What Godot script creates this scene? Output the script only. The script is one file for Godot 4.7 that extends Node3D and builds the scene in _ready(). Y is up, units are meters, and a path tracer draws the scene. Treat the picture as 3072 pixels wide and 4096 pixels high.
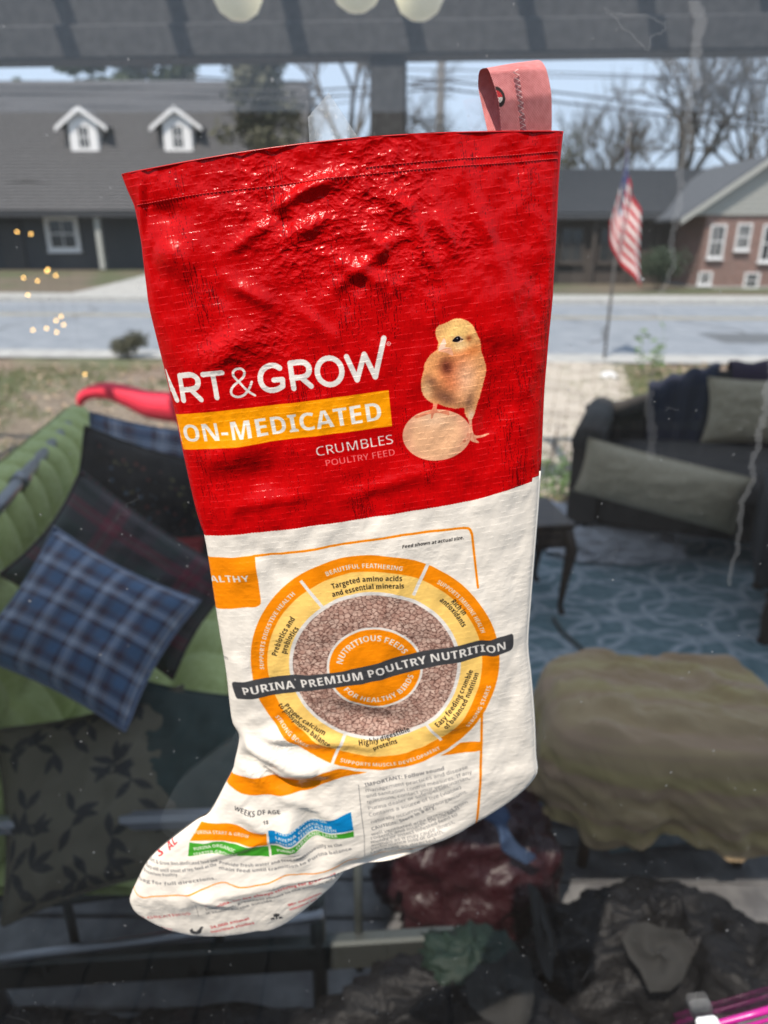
extends Node3D
# A feed-bag stocking hung in front of a porch window, the street beyond it.

var rng := RandomNumberGenerator.new()
var taken := {}
var mats := {}

func _ready():
	rng.seed = 4711
	# ---- camera, sky, sun, exposure
	var cam := Camera3D.new()
	cam.name = "camera"
	cam.position = Vector3(0, 1.75, 0)
	cam.rotation_degrees = Vector3(-21, 0, 0)
	var lens := CameraAttributesPhysical.new()
	lens.frustum_focal_length = 16.517
	lens.exposure_aperture = 4.7
	lens.frustum_focus_distance = 0.366
	lens.frustum_near = 0.02
	lens.frustum_far = 900.0
	cam.attributes = lens
	cam.fov = 72.0
	cam.near = 0.02
	cam.far = 900.0
	add_child(cam)
	var env := Environment.new()
	env.background_mode = Environment.BG_SKY
	var skym := ProceduralSkyMaterial.new()
	skym.sky_top_color = Color(0.70, 0.775, 0.87)
	skym.sky_horizon_color = Color(0.745, 0.82, 0.90)
	skym.sky_curve = 0.16
	skym.ground_horizon_color = Color(0.55, 0.56, 0.54)
	skym.ground_bottom_color = Color(0.30, 0.29, 0.27)
	skym.sun_angle_max = 12.0
	skym.sky_cover = cloud_cover()
	skym.sky_cover_modulate = Color(1, 1, 1, 0.8)
	var sky := Sky.new()
	sky.sky_material = skym
	env.sky = sky
	env.tonemap_mode = Environment.TONE_MAPPER_LINEAR
	env.tonemap_exposure = 1.3
	env.sdfgi_enabled = true
	env.ssao_enabled = true
	env.ssil_enabled = true
	var we := WorldEnvironment.new()
	we.name = "world_environment"
	we.environment = env
	add_child(we)
	var sun := DirectionalLight3D.new()
	sun.name = "sun"
	sun.light_color = Color(1.0, 0.955, 0.90)
	sun.light_energy = 1.3
	sun.light_angular_distance = 0.5
	sun.shadow_enabled = true
	var sd := Vector3(-0.26, 0.85, 0.475).normalized()
	sun.transform = Transform3D(Basis.looking_at(-sd, Vector3.UP), Vector3(0, 20, 0))
	add_child(sun)

	make_materials()
	terrain()
	road()
	left_house()
	right_house()
	street_things()
	trees()
	porch()
	window_and_wall()
	daybed()
	pillows()
	right_side()
	floor_clutter()
	stocking()

# ------------------------------------------------------------------ helpers
func numbered(n: String) -> String:
	if not taken.has(n):
		taken[n] = 0
		return n
	taken[n] += 1
	return "%s_%03d" % [n, taken[n]]

func thing(called: String, label: String, category: String, at := Vector3.ZERO, group := "", turn := 0.0) -> Node3D:
	var o := Node3D.new()
	o.name = numbered(called)
	o.position = at
	o.rotation.y = turn
	add_child(o)
	o.set_meta("label", label)
	o.set_meta("category", category)
	if group != "":
		o.set_meta("group", group)
	return o

func obj(called: String, st, m: Material, parent: Node = null) -> MeshInstance3D:
	var o := MeshInstance3D.new()
	o.mesh = st if st is Mesh else st.commit()
	o.material_override = m
	if parent == null:
		o.name = numbered(called)
		add_child(o)
	else:
		o.name = called
		parent.add_child(o, true)
	return o

func tag(o: Node, label: String, category: String, group := "") -> Node:
	o.set_meta("label", label)
	o.set_meta("category", category)
	if group != "":
		o.set_meta("group", group)
	return o

func struct(called: String, st, m: Material, label := "") -> MeshInstance3D:
	var o := obj(called, st, m)
	o.set_meta("kind", "structure")
	if label != "":
		o.set_meta("label", label)
	return o

func stuff(o: Node) -> Node:
	o.set_meta("kind", "stuff")
	return o

func begin(smooth := false) -> SurfaceTool:
	var st := SurfaceTool.new()
	st.begin(Mesh.PRIMITIVE_TRIANGLES)
	st.set_smooth_group(0 if smooth else -1)
	return st

func fin(st: SurfaceTool, tangents := false) -> ArrayMesh:
	st.generate_normals()
	return st.commit()

func tri(st: SurfaceTool, a: Vector3, b: Vector3, c: Vector3, ua := Vector2.ZERO, ub := Vector2.ZERO, uc := Vector2.ZERO):
	st.set_uv(ua); st.add_vertex(a)
	st.set_uv(ub); st.add_vertex(b)
	st.set_uv(uc); st.add_vertex(c)

func quad(st: SurfaceTool, a: Vector3, b: Vector3, c: Vector3, d: Vector3):
	# a b c d run clockwise seen from the front
	tri(st, a, b, c, Vector2(0, 0), Vector2(1, 0), Vector2(1, 1))
	tri(st, a, c, d, Vector2(0, 0), Vector2(1, 1), Vector2(0, 1))

func bx(st: SurfaceTool, c: Vector3, s: Vector3, b := Basis.IDENTITY, bev := 0.0):
	# a box, its edges chamfered by bev
	var h := s * 0.5
	bev = minf(bev, minf(h.x, minf(h.y, h.z)) * 0.6)
	for ax in 3:
		for sg in [-1.0, 1.0]:
			var n := Vector3.ZERO; n[ax] = sg
			var u := Vector3.ZERO; u[(ax + 1) % 3] = 1.0
			var v := Vector3.ZERO; v[(ax + 2) % 3] = 1.0
			var hu: float = h[(ax + 1) % 3] - bev
			var hv: float = h[(ax + 2) % 3] - bev
			var q := [n * h[ax] - u * hu - v * hv, n * h[ax] + u * hu - v * hv, n * h[ax] + u * hu + v * hv, n * h[ax] - u * hu + v * hv]
			if sg > 0.0:
				q.reverse()
			quad(st, c + b * q[0], c + b * q[1], c + b * q[2], c + b * q[3])
	if bev <= 0.0:
		return
	for ax in 3:
		var u := (ax + 1) % 3
		var v := (ax + 2) % 3
		for su in [-1.0, 1.0]:
			for sv in [-1.0, 1.0]:
				var p := Vector3.ZERO; p[u] = su * h[u]; p[v] = sv * (h[v] - bev)
				var q := Vector3.ZERO; q[u] = su * (h[u] - bev); q[v] = sv * h[v]
				var e := Vector3.ZERO; e[ax] = h[ax] - bev
				var l := [p - e, p + e, q + e, q - e]
				if su * sv < 0.0:
					l.reverse()
				quad(st, c + b * l[0], c + b * l[1], c + b * l[2], c + b * l[3])
	for sx in [-1.0, 1.0]:
		for sy in [-1.0, 1.0]:
			for sz in [-1.0, 1.0]:
				var sgn := Vector3(sx, sy, sz)
				var pa := sgn * Vector3(h.x, h.y - bev, h.z - bev)
				var pb := sgn * Vector3(h.x - bev, h.y, h.z - bev)
				var pc := sgn * Vector3(h.x - bev, h.y - bev, h.z)
				if sx * sy * sz > 0.0:
					tri(st, c + b * pa, c + b * pc, c + b * pb)
				else:
					tri(st, c + b * pa, c + b * pb, c + b * pc)

func boxm(c: Vector3, s: Vector3, b := Basis.IDENTITY, bev := 0.0) -> ArrayMesh:
	var st := begin()
	bx(st, c, s, b, bev)
	return fin(st)

func tube(st: SurfaceTool, pts: Array, rad: Array, sides := 8, caps := true):
	var n := pts.size()
	var rings := []
	var up := Vector3(0.13, 0.97, 0.21)
	for i in n:
		var d: Vector3 = (pts[mini(i + 1, n - 1)] - pts[maxi(i - 1, 0)])
		d = d.normalized() if d.length() > 1e-9 else Vector3.UP
		if absf(d.dot(up)) > 0.95:
			up = Vector3(0.9, 0.1, 0.4)
		var x := d.cross(up).normalized()
		var y := d.cross(x).normalized()
		up = -y if (-y).dot(up) > 0 else y
		var r: float = rad[mini(i, rad.size() - 1)]
		var ring := []
		for k in sides:
			var a := TAU * k / sides
			ring.append(pts[i] + (x * cos(a) + y * sin(a)) * r)
		rings.append(ring)
	for i in n - 1:
		# line the next ring up with this one
		var best := 0
		var bd := 1e9
		for s in sides:
			var dd: float = (rings[i + 1][s] - rings[i][0] - (pts[i + 1] - pts[i])).length()
			if dd < bd:
				bd = dd; best = s
		var r2 := []
		var flip: float = (rings[i + 1][(best + 1) % sides] - rings[i + 1][best]).dot(rings[i][1] - rings[i][0])
		for s in sides:
			r2.append(rings[i + 1][(best + s) % sides] if flip >= 0.0 else rings[i + 1][(best - s + sides * 2) % sides])
		rings[i + 1] = r2
		for k in sides:
			var k2 := (k + 1) % sides
			var u0 := float(k) / sides
			var u1 := float(k + 1) / sides
			var a: Vector3 = rings[i][k]
			var b: Vector3 = rings[i][k2]
			var c: Vector3 = rings[i + 1][k2]
			var e: Vector3 = rings[i + 1][k]
			var out: Vector3 = (a + b + c + e) / 4.0 - (pts[i] + pts[i + 1]) / 2.0
			if (b - a).cross(c - a).dot(out) > 0.0:
				tri(st, a, c, b, Vector2(u0, i), Vector2(u1, i + 1), Vector2(u1, i))
				tri(st, a, e, c, Vector2(u0, i), Vector2(u0, i + 1), Vector2(u1, i + 1))
			else:
				tri(st, a, b, c, Vector2(u0, i), Vector2(u1, i), Vector2(u1, i + 1))
				tri(st, a, c, e, Vector2(u0, i), Vector2(u1, i + 1), Vector2(u0, i + 1))
	if caps:
		for e in [0, n - 1]:
			var d: Vector3 = pts[e] - pts[1 if e == 0 else n - 2]
			for k in sides:
				var a: Vector3 = rings[e][k]
				var b: Vector3 = rings[e][(k + 1) % sides]
				if (a - pts[e]).cross(b - pts[e]).dot(d) > 0.0:
					tri(st, pts[e], b, a)
				else:
					tri(st, pts[e], a, b)

func tubem(pts: Array, rad: Array, sides := 8) -> ArrayMesh:
	var st := begin(true)
	tube(st, pts, rad, sides)
	return fin(st)

func grid(nu: int, nv: int, f: Callable, flip := false, smooth := true, uvf = null) -> ArrayMesh:
	# f(u, v) -> point; front faces the side u x v points to
	var st := begin(smooth)
	var P := []
	for j in nv + 1:
		var row := PackedVector3Array()
		for i in nu + 1:
			row.append(f.call(float(i) / nu, float(j) / nv))
		P.append(row)
	for j in nv:
		for i in nu:
			var uv := [Vector2(float(i) / nu, float(j) / nv), Vector2(float(i + 1) / nu, float(j) / nv), Vector2(float(i + 1) / nu, float(j + 1) / nv), Vector2(float(i) / nu, float(j + 1) / nv)]
			var q := [P[j][i], P[j][i + 1], P[j + 1][i + 1], P[j + 1][i]]
			if uvf != null:
				for k in 4:
					uv[k] = uvf.call(q[k], uv[k])
			if flip:
				tri(st, q[0], q[1], q[2], uv[0], uv[1], uv[2]); tri(st, q[0], q[2], q[3], uv[0], uv[2], uv[3])
			else:
				tri(st, q[0], q[2], q[1], uv[0], uv[2], uv[1]); tri(st, q[0], q[3], q[2], uv[0], uv[3], uv[2])
	return fin(st)

func lathe(profile: Array, sides := 20) -> ArrayMesh:
	# profile: Vector2(radius, height), from the bottom up
	var n := profile.size()
	return grid(sides, n - 1, func(u: float, v: float):
		var p: Vector2 = profile[int(round(v * (n - 1)))]
		return Vector3(cos(u * TAU) * p.x, p.y, -sin(u * TAU) * p.x))

func prism(st: SurfaceTool, poly: PackedVector2Array, z0: float, z1: float, tr := Transform3D.IDENTITY):
	# a polygon in x, y drawn out from z0 (back) to z1 (front)
	if Geometry2D.is_polygon_clockwise(poly):
		poly.reverse()
	var ix := Geometry2D.triangulate_polygon(poly)
	for k in range(0, ix.size(), 3):
		var a := poly[ix[k]]
		var b := poly[ix[k + 1]]
		var c := poly[ix[k + 2]]
		if (b - a).cross(c - a) > 0.0:
			var t := b; b = c; c = t
		tri(st, tr * Vector3(a.x, a.y, z1), tr * Vector3(b.x, b.y, z1), tr * Vector3(c.x, c.y, z1), a, b, c)
		tri(st, tr * Vector3(a.x, a.y, z0), tr * Vector3(c.x, c.y, z0), tr * Vector3(b.x, b.y, z0), a, c, b)
	for k in poly.size():
		var a := poly[k]
		var b := poly[(k + 1) % poly.size()]
		quad(st, tr * Vector3(a.x, a.y, z1), tr * Vector3(a.x, a.y, z0), tr * Vector3(b.x, b.y, z0), tr * Vector3(b.x, b.y, z1))

func lin(r: float, g: float, b: float) -> Color:
	return Color(r, g, b).linear_to_srgb()

func mat(key: String, c: Color, rough := 0.8, metal := 0.0, spec := 0.5) -> StandardMaterial3D:
	var m := StandardMaterial3D.new()
	m.resource_name = key
	m.albedo_color = c
	m.roughness = rough
	m.metallic = metal
	m.metallic_specular = spec
	mats[key] = m
	return m

func noise_tex(freq: float, octaves: int, lo: Color, hi: Color, seed_ := 1, kind := FastNoiseLite.TYPE_SIMPLEX_SMOOTH, size := 256, mid = null) -> Texture2D:
	var n := FastNoiseLite.new()
	n.seed = seed_
	n.noise_type = kind
	n.frequency = freq
	n.fractal_octaves = octaves
	var t := NoiseTexture2D.new()
	t.width = size; t.height = size
	t.seamless = true
	t.noise = n
	var g := Gradient.new()
	g.set_color(0, lo); g.set_color(1, hi)
	g.set_offset(0, 0.2); g.set_offset(1, 0.8)
	if mid != null:
		g.add_point(0.5, mid)
	t.color_ramp = g
	return t

func tri_tex(m: StandardMaterial3D, t: Texture2D, scale: Vector3, bump := 0.0, bt: Texture2D = null) -> StandardMaterial3D:
	m.albedo_color = Color.WHITE
	m.albedo_texture = t
	m.uv1_triplanar = true
	m.uv1_world_triplanar = true
	m.uv1_scale = scale
	if bump > 0.0:
		m.heightmap_enabled = true
		m.heightmap_texture = bt if bt != null else t
		m.heightmap_scale = bump
	return m

func cloud_cover() -> Texture2D:
	var n := FastNoiseLite.new()
	n.seed = 12; n.frequency = 0.9; n.fractal_octaves = 5
	var w := 512
	var h := 256
	var im := Image.create(w, h, false, Image.FORMAT_RGBA8)
	for y in h / 2 + 2:
		var el := (0.5 - (y + 0.5) / h) * PI
		for x in w:
			var az := (x + 0.5) / w * TAU
			var d := Vector3(cos(el) * cos(az), sin(el) * 1.8, cos(el) * sin(az))
			var v := n.get_noise_3dv(d * 1.5) * 0.5 + n.get_noise_3dv(d * 4.0 + Vector3(5, 1, 2)) * 0.25 + 0.5
			im.set_pixel(x, y, Color(0.16, 0.155, 0.15, smoothstep(0.42, 0.78, v)))
	return ImageTexture.create_from_image(im)

func grey_image(w: int, h: int, f: Callable) -> ImageTexture:
	var im := Image.create(w, h, false, Image.FORMAT_RGB8)
	for y in h:
		for x in w:
			im.set_pixel(x, y, f.call(float(x) / w, float(y) / h))
	return ImageTexture.create_from_image(im)

func make_materials():
	mat("white_trim", lin(0.72, 0.73, 0.74), 0.55)
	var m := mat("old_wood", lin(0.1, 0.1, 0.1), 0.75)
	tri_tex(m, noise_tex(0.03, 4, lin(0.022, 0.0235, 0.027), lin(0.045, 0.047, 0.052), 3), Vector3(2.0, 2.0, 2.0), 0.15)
	m = mat("floor_wood", lin(0.1, 0.1, 0.1), 0.6)
	tri_tex(m, noise_tex(0.03, 4, lin(0.12, 0.12, 0.125), lin(0.22, 0.22, 0.22), 5), Vector3(1.3, 1.3, 1.3), 0.1)
	m = mat("dark_paint", lin(0.03, 0.032, 0.037), 0.5)
	m = mat("steel", lin(0.32, 0.33, 0.35), 0.38, 0.85)
	m = mat("dark_steel", lin(0.09, 0.10, 0.095), 0.45, 0.5)
	m = mat("shingle_left", lin(0.1, 0.1, 0.1), 0.9)
	tri_tex(m, noise_tex(0.05, 3, lin(0.07, 0.071, 0.076), lin(0.15, 0.15, 0.156), 7), Vector3(0.7, 0.7, 0.7))
	m = mat("shingle_right", lin(0.1, 0.1, 0.1), 0.9)
	tri_tex(m, noise_tex(0.05, 3, lin(0.060, 0.068, 0.080), lin(0.105, 0.115, 0.13), 8), Vector3(0.7, 0.7, 0.7))
	m = mat("siding_dark", lin(0.045, 0.052, 0.062), 0.7)
	m = mat("siding_brown", lin(0.06, 0.05, 0.045), 0.75)
	m = mat("siding_pale", lin(0.36, 0.37, 0.35), 0.7)
	m = mat("brick_red", lin(0.2, 0.1, 0.09), 0.9)
	m.albedo_color = Color.WHITE
	m.albedo_texture = grey_image(256, 256, func(u: float, v: float):
		var r := int(v * 32.0)
		var fu := fposmod(u * 10.0 + (0.5 if r % 2 == 1 else 0.0), 1.0)
		var fv := fposmod(v * 32.0, 1.0)
		var id := int(u * 10.0 + (0.5 if r % 2 == 1 else 0.0)) % 10
		var h := fposmod(sin(id * 12.98 + r * 78.2) * 43758.5, 1.0)
		if fu < 0.05 or fv < 0.14:
			return lin(0.30, 0.27, 0.25)
		return lin(0.15, 0.075, 0.062).lerp(lin(0.24, 0.12, 0.10), h))
	m.uv1_triplanar = true
	m.uv1_world_triplanar = true
	m.uv1_scale = Vector3(0.45, 0.45, 0.45)
	m = mat("window_glass", lin(0.03, 0.035, 0.04), 0.08)
	m = mat("asphalt", lin(0.1, 0.1, 0.1), 0.9)
	tri_tex(m, noise_tex(0.02, 5, lin(0.20, 0.225, 0.255), lin(0.26, 0.285, 0.315), 11), Vector3(0.3, 0.3, 0.3))
	m = mat("concrete", lin(0.1, 0.1, 0.1), 0.9)
	tri_tex(m, noise_tex(0.02, 5, lin(0.33, 0.33, 0.315), lin(0.45, 0.45, 0.43), 13), Vector3(0.6, 0.6, 0.6))
	m = mat("paver_a", lin(0.1, 0.1, 0.1), 0.9)
	tri_tex(m, noise_tex(0.03, 4, lin(0.40, 0.355, 0.30), lin(0.53, 0.48, 0.41), 14), Vector3(2, 2, 2), 0.2)
	m = mat("paver_b", lin(0.1, 0.1, 0.1), 0.9)
	tri_tex(m, noise_tex(0.03, 4, lin(0.32, 0.28, 0.235), lin(0.43, 0.39, 0.33), 15), Vector3(2, 2, 2), 0.2)
	m = mat("yellow_paint", lin(0.42, 0.36, 0.22), 0.8)
	m = mat("road_paint", lin(0.52, 0.52, 0.50), 0.8)
	m = mat("bark", lin(0.1, 0.1, 0.1), 0.95)
	tri_tex(m, noise_tex(0.04, 4, lin(0.055, 0.05, 0.045), lin(0.15, 0.14, 0.125), 17), Vector3(1.2, 0.4, 1.2), 1.0)
	m = mat("pine_leaf", lin(0.055, 0.075, 0.035), 0.8)
	m.backlight_enabled = true; m.backlight = Color(0.25, 0.3, 0.15)
	m = mat("bush_leaf", lin(0.035, 0.055, 0.03), 0.8)
	m = mat("evergreen_leaf", lin(0.075, 0.075, 0.045), 0.8)
	m = mat("weed_leaf", lin(0.10, 0.17, 0.06), 0.7)
	m.backlight_enabled = true; m.backlight = Color(0.4, 0.5, 0.2)
	m = mat("dry_leaf", lin(0.22, 0.15, 0.095), 0.8)
	m = mat("wire", lin(0.03, 0.03, 0.035), 0.6)
	m = mat("pole_wood", lin(0.13, 0.125, 0.12), 0.85)
	m = mat("red_vinyl", lin(0.85, 0.045, 0.09), 0.6, 0.0, 0.3)
	m.subsurf_scatter_enabled = true; m.subsurf_scatter_strength = 0.1

func fbm(n: FastNoiseLite, p: Vector3) -> float:
	return n.get_noise_3dv(p)

# ------------------------------------------------------------------ ground and road
func gh(x: float, z: float) -> float:
	# height of the ground
	var rise := smoothstep(-25.0, -34.0, z) * (0.55 if x < 0.0 else 0.55 * (1.0 - smoothstep(0.0, 5.0, x)))
	var far := smoothstep(-60.0, -200.0, z) * 2.0
	return rise + far

func steps(ranges: Array) -> PackedFloat32Array:
	var out := PackedFloat32Array()
	for r in ranges:
		var v: float = r[0]
		while v < r[1] - 1e-4:
			out.append(v)
			v += r[2]
	out.append(ranges[-1][1])
	return out

func terrain():
	var n := FastNoiseLite.new(); n.seed = 5; n.frequency = 0.22; n.fractal_octaves = 4
	var n2 := FastNoiseLite.new(); n2.seed = 9; n2.frequency = 1.7; n2.fractal_octaves = 4
	var xs := steps([[-700, -60, 80], [-60, -16, 2], [-16, -9, 0.5], [-9, 9, 0.11], [9, 20, 0.5], [20, 60, 2], [60, 700, 80]])
	var zs := steps([[-800, -80, 60], [-80, -34, 2.0], [-34, -13.0, 0.5], [-13.0, -3.0, 0.11], [-3.0, 4.0, 0.5], [4.0, 60, 8], [60, 300, 60]])
	var st := begin(true)
	var pos := []
	var col := []
	for z in zs:
		var pr := PackedVector3Array()
		var cr := PackedColorArray()
		for x in xs:
			var a := n.get_noise_2d(x, z)
			var b := n2.get_noise_2d(x, z)
			var y := gh(x, z)
			if z > -12.0 and z < -3.0 and absf(x) < 10.0:
				y += b * 0.02 + a * 0.02
			pr.append(Vector3(x, y - 0.02, z))
			# dry litter, bare earth, thin grass: the yard's own colours
			var c := Color(0.25, 0.20, 0.145).lerp(Color(0.38, 0.305, 0.235), clampf(0.5 + b, 0, 1))
			var g := smoothstep(-0.05, 0.35, a + b * 0.5 + (0.12 if x < 0.0 else 0.0))
			c = c.lerp(Color(0.15, 0.19, 0.085), g * 0.8)
			var edge := smoothstep(-9.3, -11.0, z) * (1.0 - smoothstep(-12.5, -14.0, z) * 0.0)
			c = c.lerp(Color(0.33, 0.215, 0.165), edge * clampf(0.55 - a * 1.2, 0, 1) * 0.8)
			if z < -24.0:
				c = Color(0.20, 0.165, 0.12).lerp(Color(0.13, 0.15, 0.075), smoothstep(-0.15, 0.3, a))
			cr.append(c)
		pos.append(pr); col.append(cr)
	for j in zs.size() - 1:
		for i in xs.size() - 1:
			for k in [[0, 0], [1, 0], [1, 1], [0, 0], [1, 1], [0, 1]]:
				st.set_color(col[j + k[1]][i + k[0]])
				st.add_vertex(pos[j + k[1]][i + k[0]])
	var m := mat("earth", Color.WHITE, 0.95)
	m.vertex_color_use_as_albedo = true
	tri_tex(m, noise_tex(0.06, 5, Color(0.72, 0.72, 0.72), Color(1, 1, 1), 21), Vector3(1.2, 1.2, 1.2), 3.0)
	st.generate_normals()
	struct("ground", st.commit(), m)
	# leaf litter
	var leaf := begin()
	tri(leaf, Vector3(-0.03, 0, 0), Vector3(0, 0.008, -0.022), Vector3(0.035, 0.004, 0.0))
	tri(leaf, Vector3(-0.03, 0, 0), Vector3(0.035, 0.004, 0), Vector3(0.0, 0.01, 0.022))
	var mm := MultiMesh.new()
	mm.transform_format = MultiMesh.TRANSFORM_3D
	mm.use_colors = true
	mm.mesh = fin(leaf)
	var lm := mat("litter", Color.WHITE, 0.8)
	lm.vertex_color_use_as_albedo = true
	mm.instance_count = 7000
	for i in 7000:
		var p := Vector3(rng.randf_range(-9, 8), 0, rng.randf_range(-10.9, -3.8))
		p.y = n2.get_noise_2d(p.x, p.z) * 0.02 + n.get_noise_2d(p.x, p.z) * 0.02 + 0.0
		var b := Basis.from_euler(Vector3(rng.randf_range(-0.5, 0.5), rng.randf() * TAU, rng.randf_range(-0.5, 0.5))).scaled(Vector3.ONE * rng.randf_range(0.7, 1.5))
		mm.set_instance_transform(i, Transform3D(b, p))
		mm.set_instance_color(i, Color(0.30, 0.21, 0.13).lerp(Color(0.46, 0.37, 0.27), rng.randf()))
	var li := MultiMeshInstance3D.new()
	li.name = "leaves"; li.multimesh = mm; li.material_override = lm
	add_child(li)
	stuff(tag(li, "dry brown leaves scattered over the yard", "leaves"))
	# grass
	var bl := begin()
	for k in 4:
		var a := k * 1.7
		var d := Vector3(cos(a), 0, sin(a)) * 0.02
		var t := d * 1.4 + Vector3(0, 0.05 + 0.012 * k, 0)
		var s := Vector3(-sin(a), 0, cos(a)) * 0.004
		tri(bl, d - s, t, d + s)
	var gm := MultiMesh.new()
	gm.transform_format = MultiMesh.TRANSFORM_3D
	gm.use_colors = true
	gm.mesh = fin(bl)
	var spots := []
	var tries := 0
	while spots.size() < 9000 and tries < 60000:
		tries += 1
		var p := Vector3(rng.randf_range(-9, 8), 0, rng.randf_range(-10.6, -3.8))
		if n.get_noise_2d(p.x, p.z) + n2.get_noise_2d(p.x, p.z) * 0.5 + (0.12 if p.x < 0 else 0.0) > 0.08:
			spots.append(p)
	gm.instance_count = spots.size()
	for i in spots.size():
		var p: Vector3 = spots[i]
		p.y = n2.get_noise_2d(p.x, p.z) * 0.02 + n.get_noise_2d(p.x, p.z) * 0.02 - 0.02
		gm.set_instance_transform(i, Transform3D(Basis(Vector3.UP, rng.randf() * TAU).scaled(Vector3.ONE * rng.randf_range(0.7, 1.5)), p))
		gm.set_instance_color(i, Color(0.11, 0.16, 0.06).lerp(Color(0.24, 0.24, 0.12), rng.randf()))
	var gi := MultiMeshInstance3D.new()
	gi.name = "grass"; gi.multimesh = gm; gi.material_override = lm
	add_child(gi)
	stuff(tag(gi, "thin green grass in patches on the yard", "grass"))

func strip(z0: float, z1: float, y: float, x0 := -160.0, x1 := 160.0, h := 0.0) -> ArrayMesh:
	# a band along the road, which turns a few degrees against the porch
	var b := Basis(Vector3.UP, deg_to_rad(-3.4))
	var st := begin()
	var n := 40
	for i in n:
		var xa := lerpf(x0, x1, float(i) / n)
		var xb := lerpf(x0, x1, float(i + 1) / n)
		quad(st, b * Vector3(xa, y, z0), b * Vector3(xa, y, z1), b * Vector3(xb, y, z1), b * Vector3(xb, y, z0))
		if h > 0.0:
			quad(st, b * Vector3(xa, y - h, z0), b * Vector3(xa, y, z0), b * Vector3(xb, y, z0), b * Vector3(xb, y - h, z0))
			quad(st, b * Vector3(xb, y - h, z1), b * Vector3(xb, y, z1), b * Vector3(xa, y, z1), b * Vector3(xa, y - h, z1))
	return fin(st)

func road():
	struct("road", strip(-12.0, -22.4, 0.0), mats.asphalt)
	struct("gutter", strip(-11.15, -12.0, 0.008), mats.concrete)
	struct("kerb", strip(-22.4, -22.9, 0.12, -160, 160, 0.16), mats.concrete)
	struct("pavement", strip(-22.9, -24.6, 0.10, -160, 160, 0.13), mats.concrete)
	for z in [-17.9, -18.25]:
		struct("centre_line", strip(z, z - 0.14, 0.006), mats.yellow_paint)
	var pn := FastNoiseLite.new(); pn.seed = 19
	var tar := mat("tar", lin(0.115, 0.125, 0.135), 0.85)
	var pt := begin()
	for k in 9:
		var px := lerpf(-17, 17, (k + 0.5) / 9.0)
		var pz := -13.2
		for j in 12:
			var nx := px + pn.get_noise_2d(k * 37.0, j * 31.0) * 1.1
			var nz := pz - 0.68
			quad(pt, Vector3(px - 0.035, 0.0045, pz), Vector3(nx - 0.035, 0.0045, nz), Vector3(nx + 0.035, 0.0045, nz), Vector3(px + 0.035, 0.0045, pz))
			px = nx; pz = nz
	struct("tar_seam", fin(pt), tar)
	struct("road_patch", strip(-13.6, -15.1, 0.003, 5.5, 12.0), tar)
	struct("edge_line", strip(-21.6, -21.75, 0.006), mats.road_paint)
	# the drive of the left house
	var st := begin()
	var n := 12
	for i in n:
		var t0 := float(i) / n
		var t1 := float(i + 1) / n
		var f := func(t: float, s: float) -> Vector3:
			var z := lerpf(-24.7, -34.5, t)
			var x := lerpf(-9.9, -8.2, t) + s * lerpf(1.6, 1.1, t)
			return Vector3(x, gh(x, z) + 0.012, z)
		quad(st, f.call(t0, -1.0), f.call(t1, -1.0), f.call(t1, 1.0), f.call(t0, 1.0))
	struct("driveway", fin(st), mats.concrete)
	# the paved path, every paver a piece of its own
	var path := Node3D.new()
	path.name = "path"
	add_child(path)
	path.set_meta("kind", "structure")
	path.set_meta("label", "pale paved path running from the porch to the road")
	var pa := Vector2(1.05, -4.9)
	var pb := Vector2(2.65, -10.95)
	var along := (pb - pa).normalized()
	var across := Vector2(-along.y, along.x)
	var L := (pb - pa).length()
	var ms := []
	for k in 4:
		ms.append(boxm(Vector3(0, 0, 0), Vector3(0.286, 0.05, 0.186), Basis.IDENTITY, 0.008))
	var rows := int(L / 0.2)
	for r in rows:
		for c in 6:
			var off := 0.15 if r % 2 == 1 else 0.0
			var p := pa + along * (r * 0.2 + 0.1) + across * ((c - 2.5) * 0.3 + off - 0.07)
			var o := obj("paver", ms[(r + c) % 4], mats.paver_a if rng.randf() < 0.6 else mats.paver_b, path)
			o.position = Vector3(p.x, 0.012 + rng.randf_range(-0.004, 0.004), p.y)
			o.rotation = Vector3(rng.randf_range(-0.01, 0.01), atan2(-along.y, along.x) + PI / 2 + rng.randf_range(-0.02, 0.02), rng.randf_range(-0.01, 0.01))

# ------------------------------------------------------------------ houses
func courses(parent: Node, n: int, xa: float, xb: float, y0: float, z0: float, y1: float, z1: float, m: Material, called := "shingle_course"):
	# overlapping courses laid from the eave (y0, z0) up to the ridge (y1, z1); one mesh, set n times
	var dy := (y1 - y0) / n
	var dz := (z1 - z0) / n
	var dir := Vector3(0, dy, dz)
	var nrm := Vector3(0, -dz, dy).normalized() * (1.0 if dz < 0.0 else -1.0)
	if nrm.y < 0.0:
		nrm = -nrm
	var st := begin()
	var l := Vector3(xa, 0, 0)
	var r := Vector3(xb, 0, 0)
	var lift := nrm * 0.06
	var top := dir * 1.06 + nrm * 0.004
	quad(st, l + lift, l + top, r + top, r + lift)
	quad(st, l - nrm * 0.01, l + lift, r + lift, r - nrm * 0.01)
	var mesh := fin(st)
	for i in n:
		var o := obj(called, mesh, m, parent)
		o.position = Vector3(0, y0, z0) + dir * i

func slab(st: SurfaceTool, q: Array, t: Vector3):
	# four corners (clockwise from the front) and a thickness behind
	quad(st, q[0], q[1], q[2], q[3])
	quad(st, q[3] - t, q[2] - t, q[1] - t, q[0] - t)
	for k in 4:
		var a: Vector3 = q[k]
		var b: Vector3 = q[(k + 1) % 4]
		quad(st, b, a, a - t, b - t)

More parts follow.
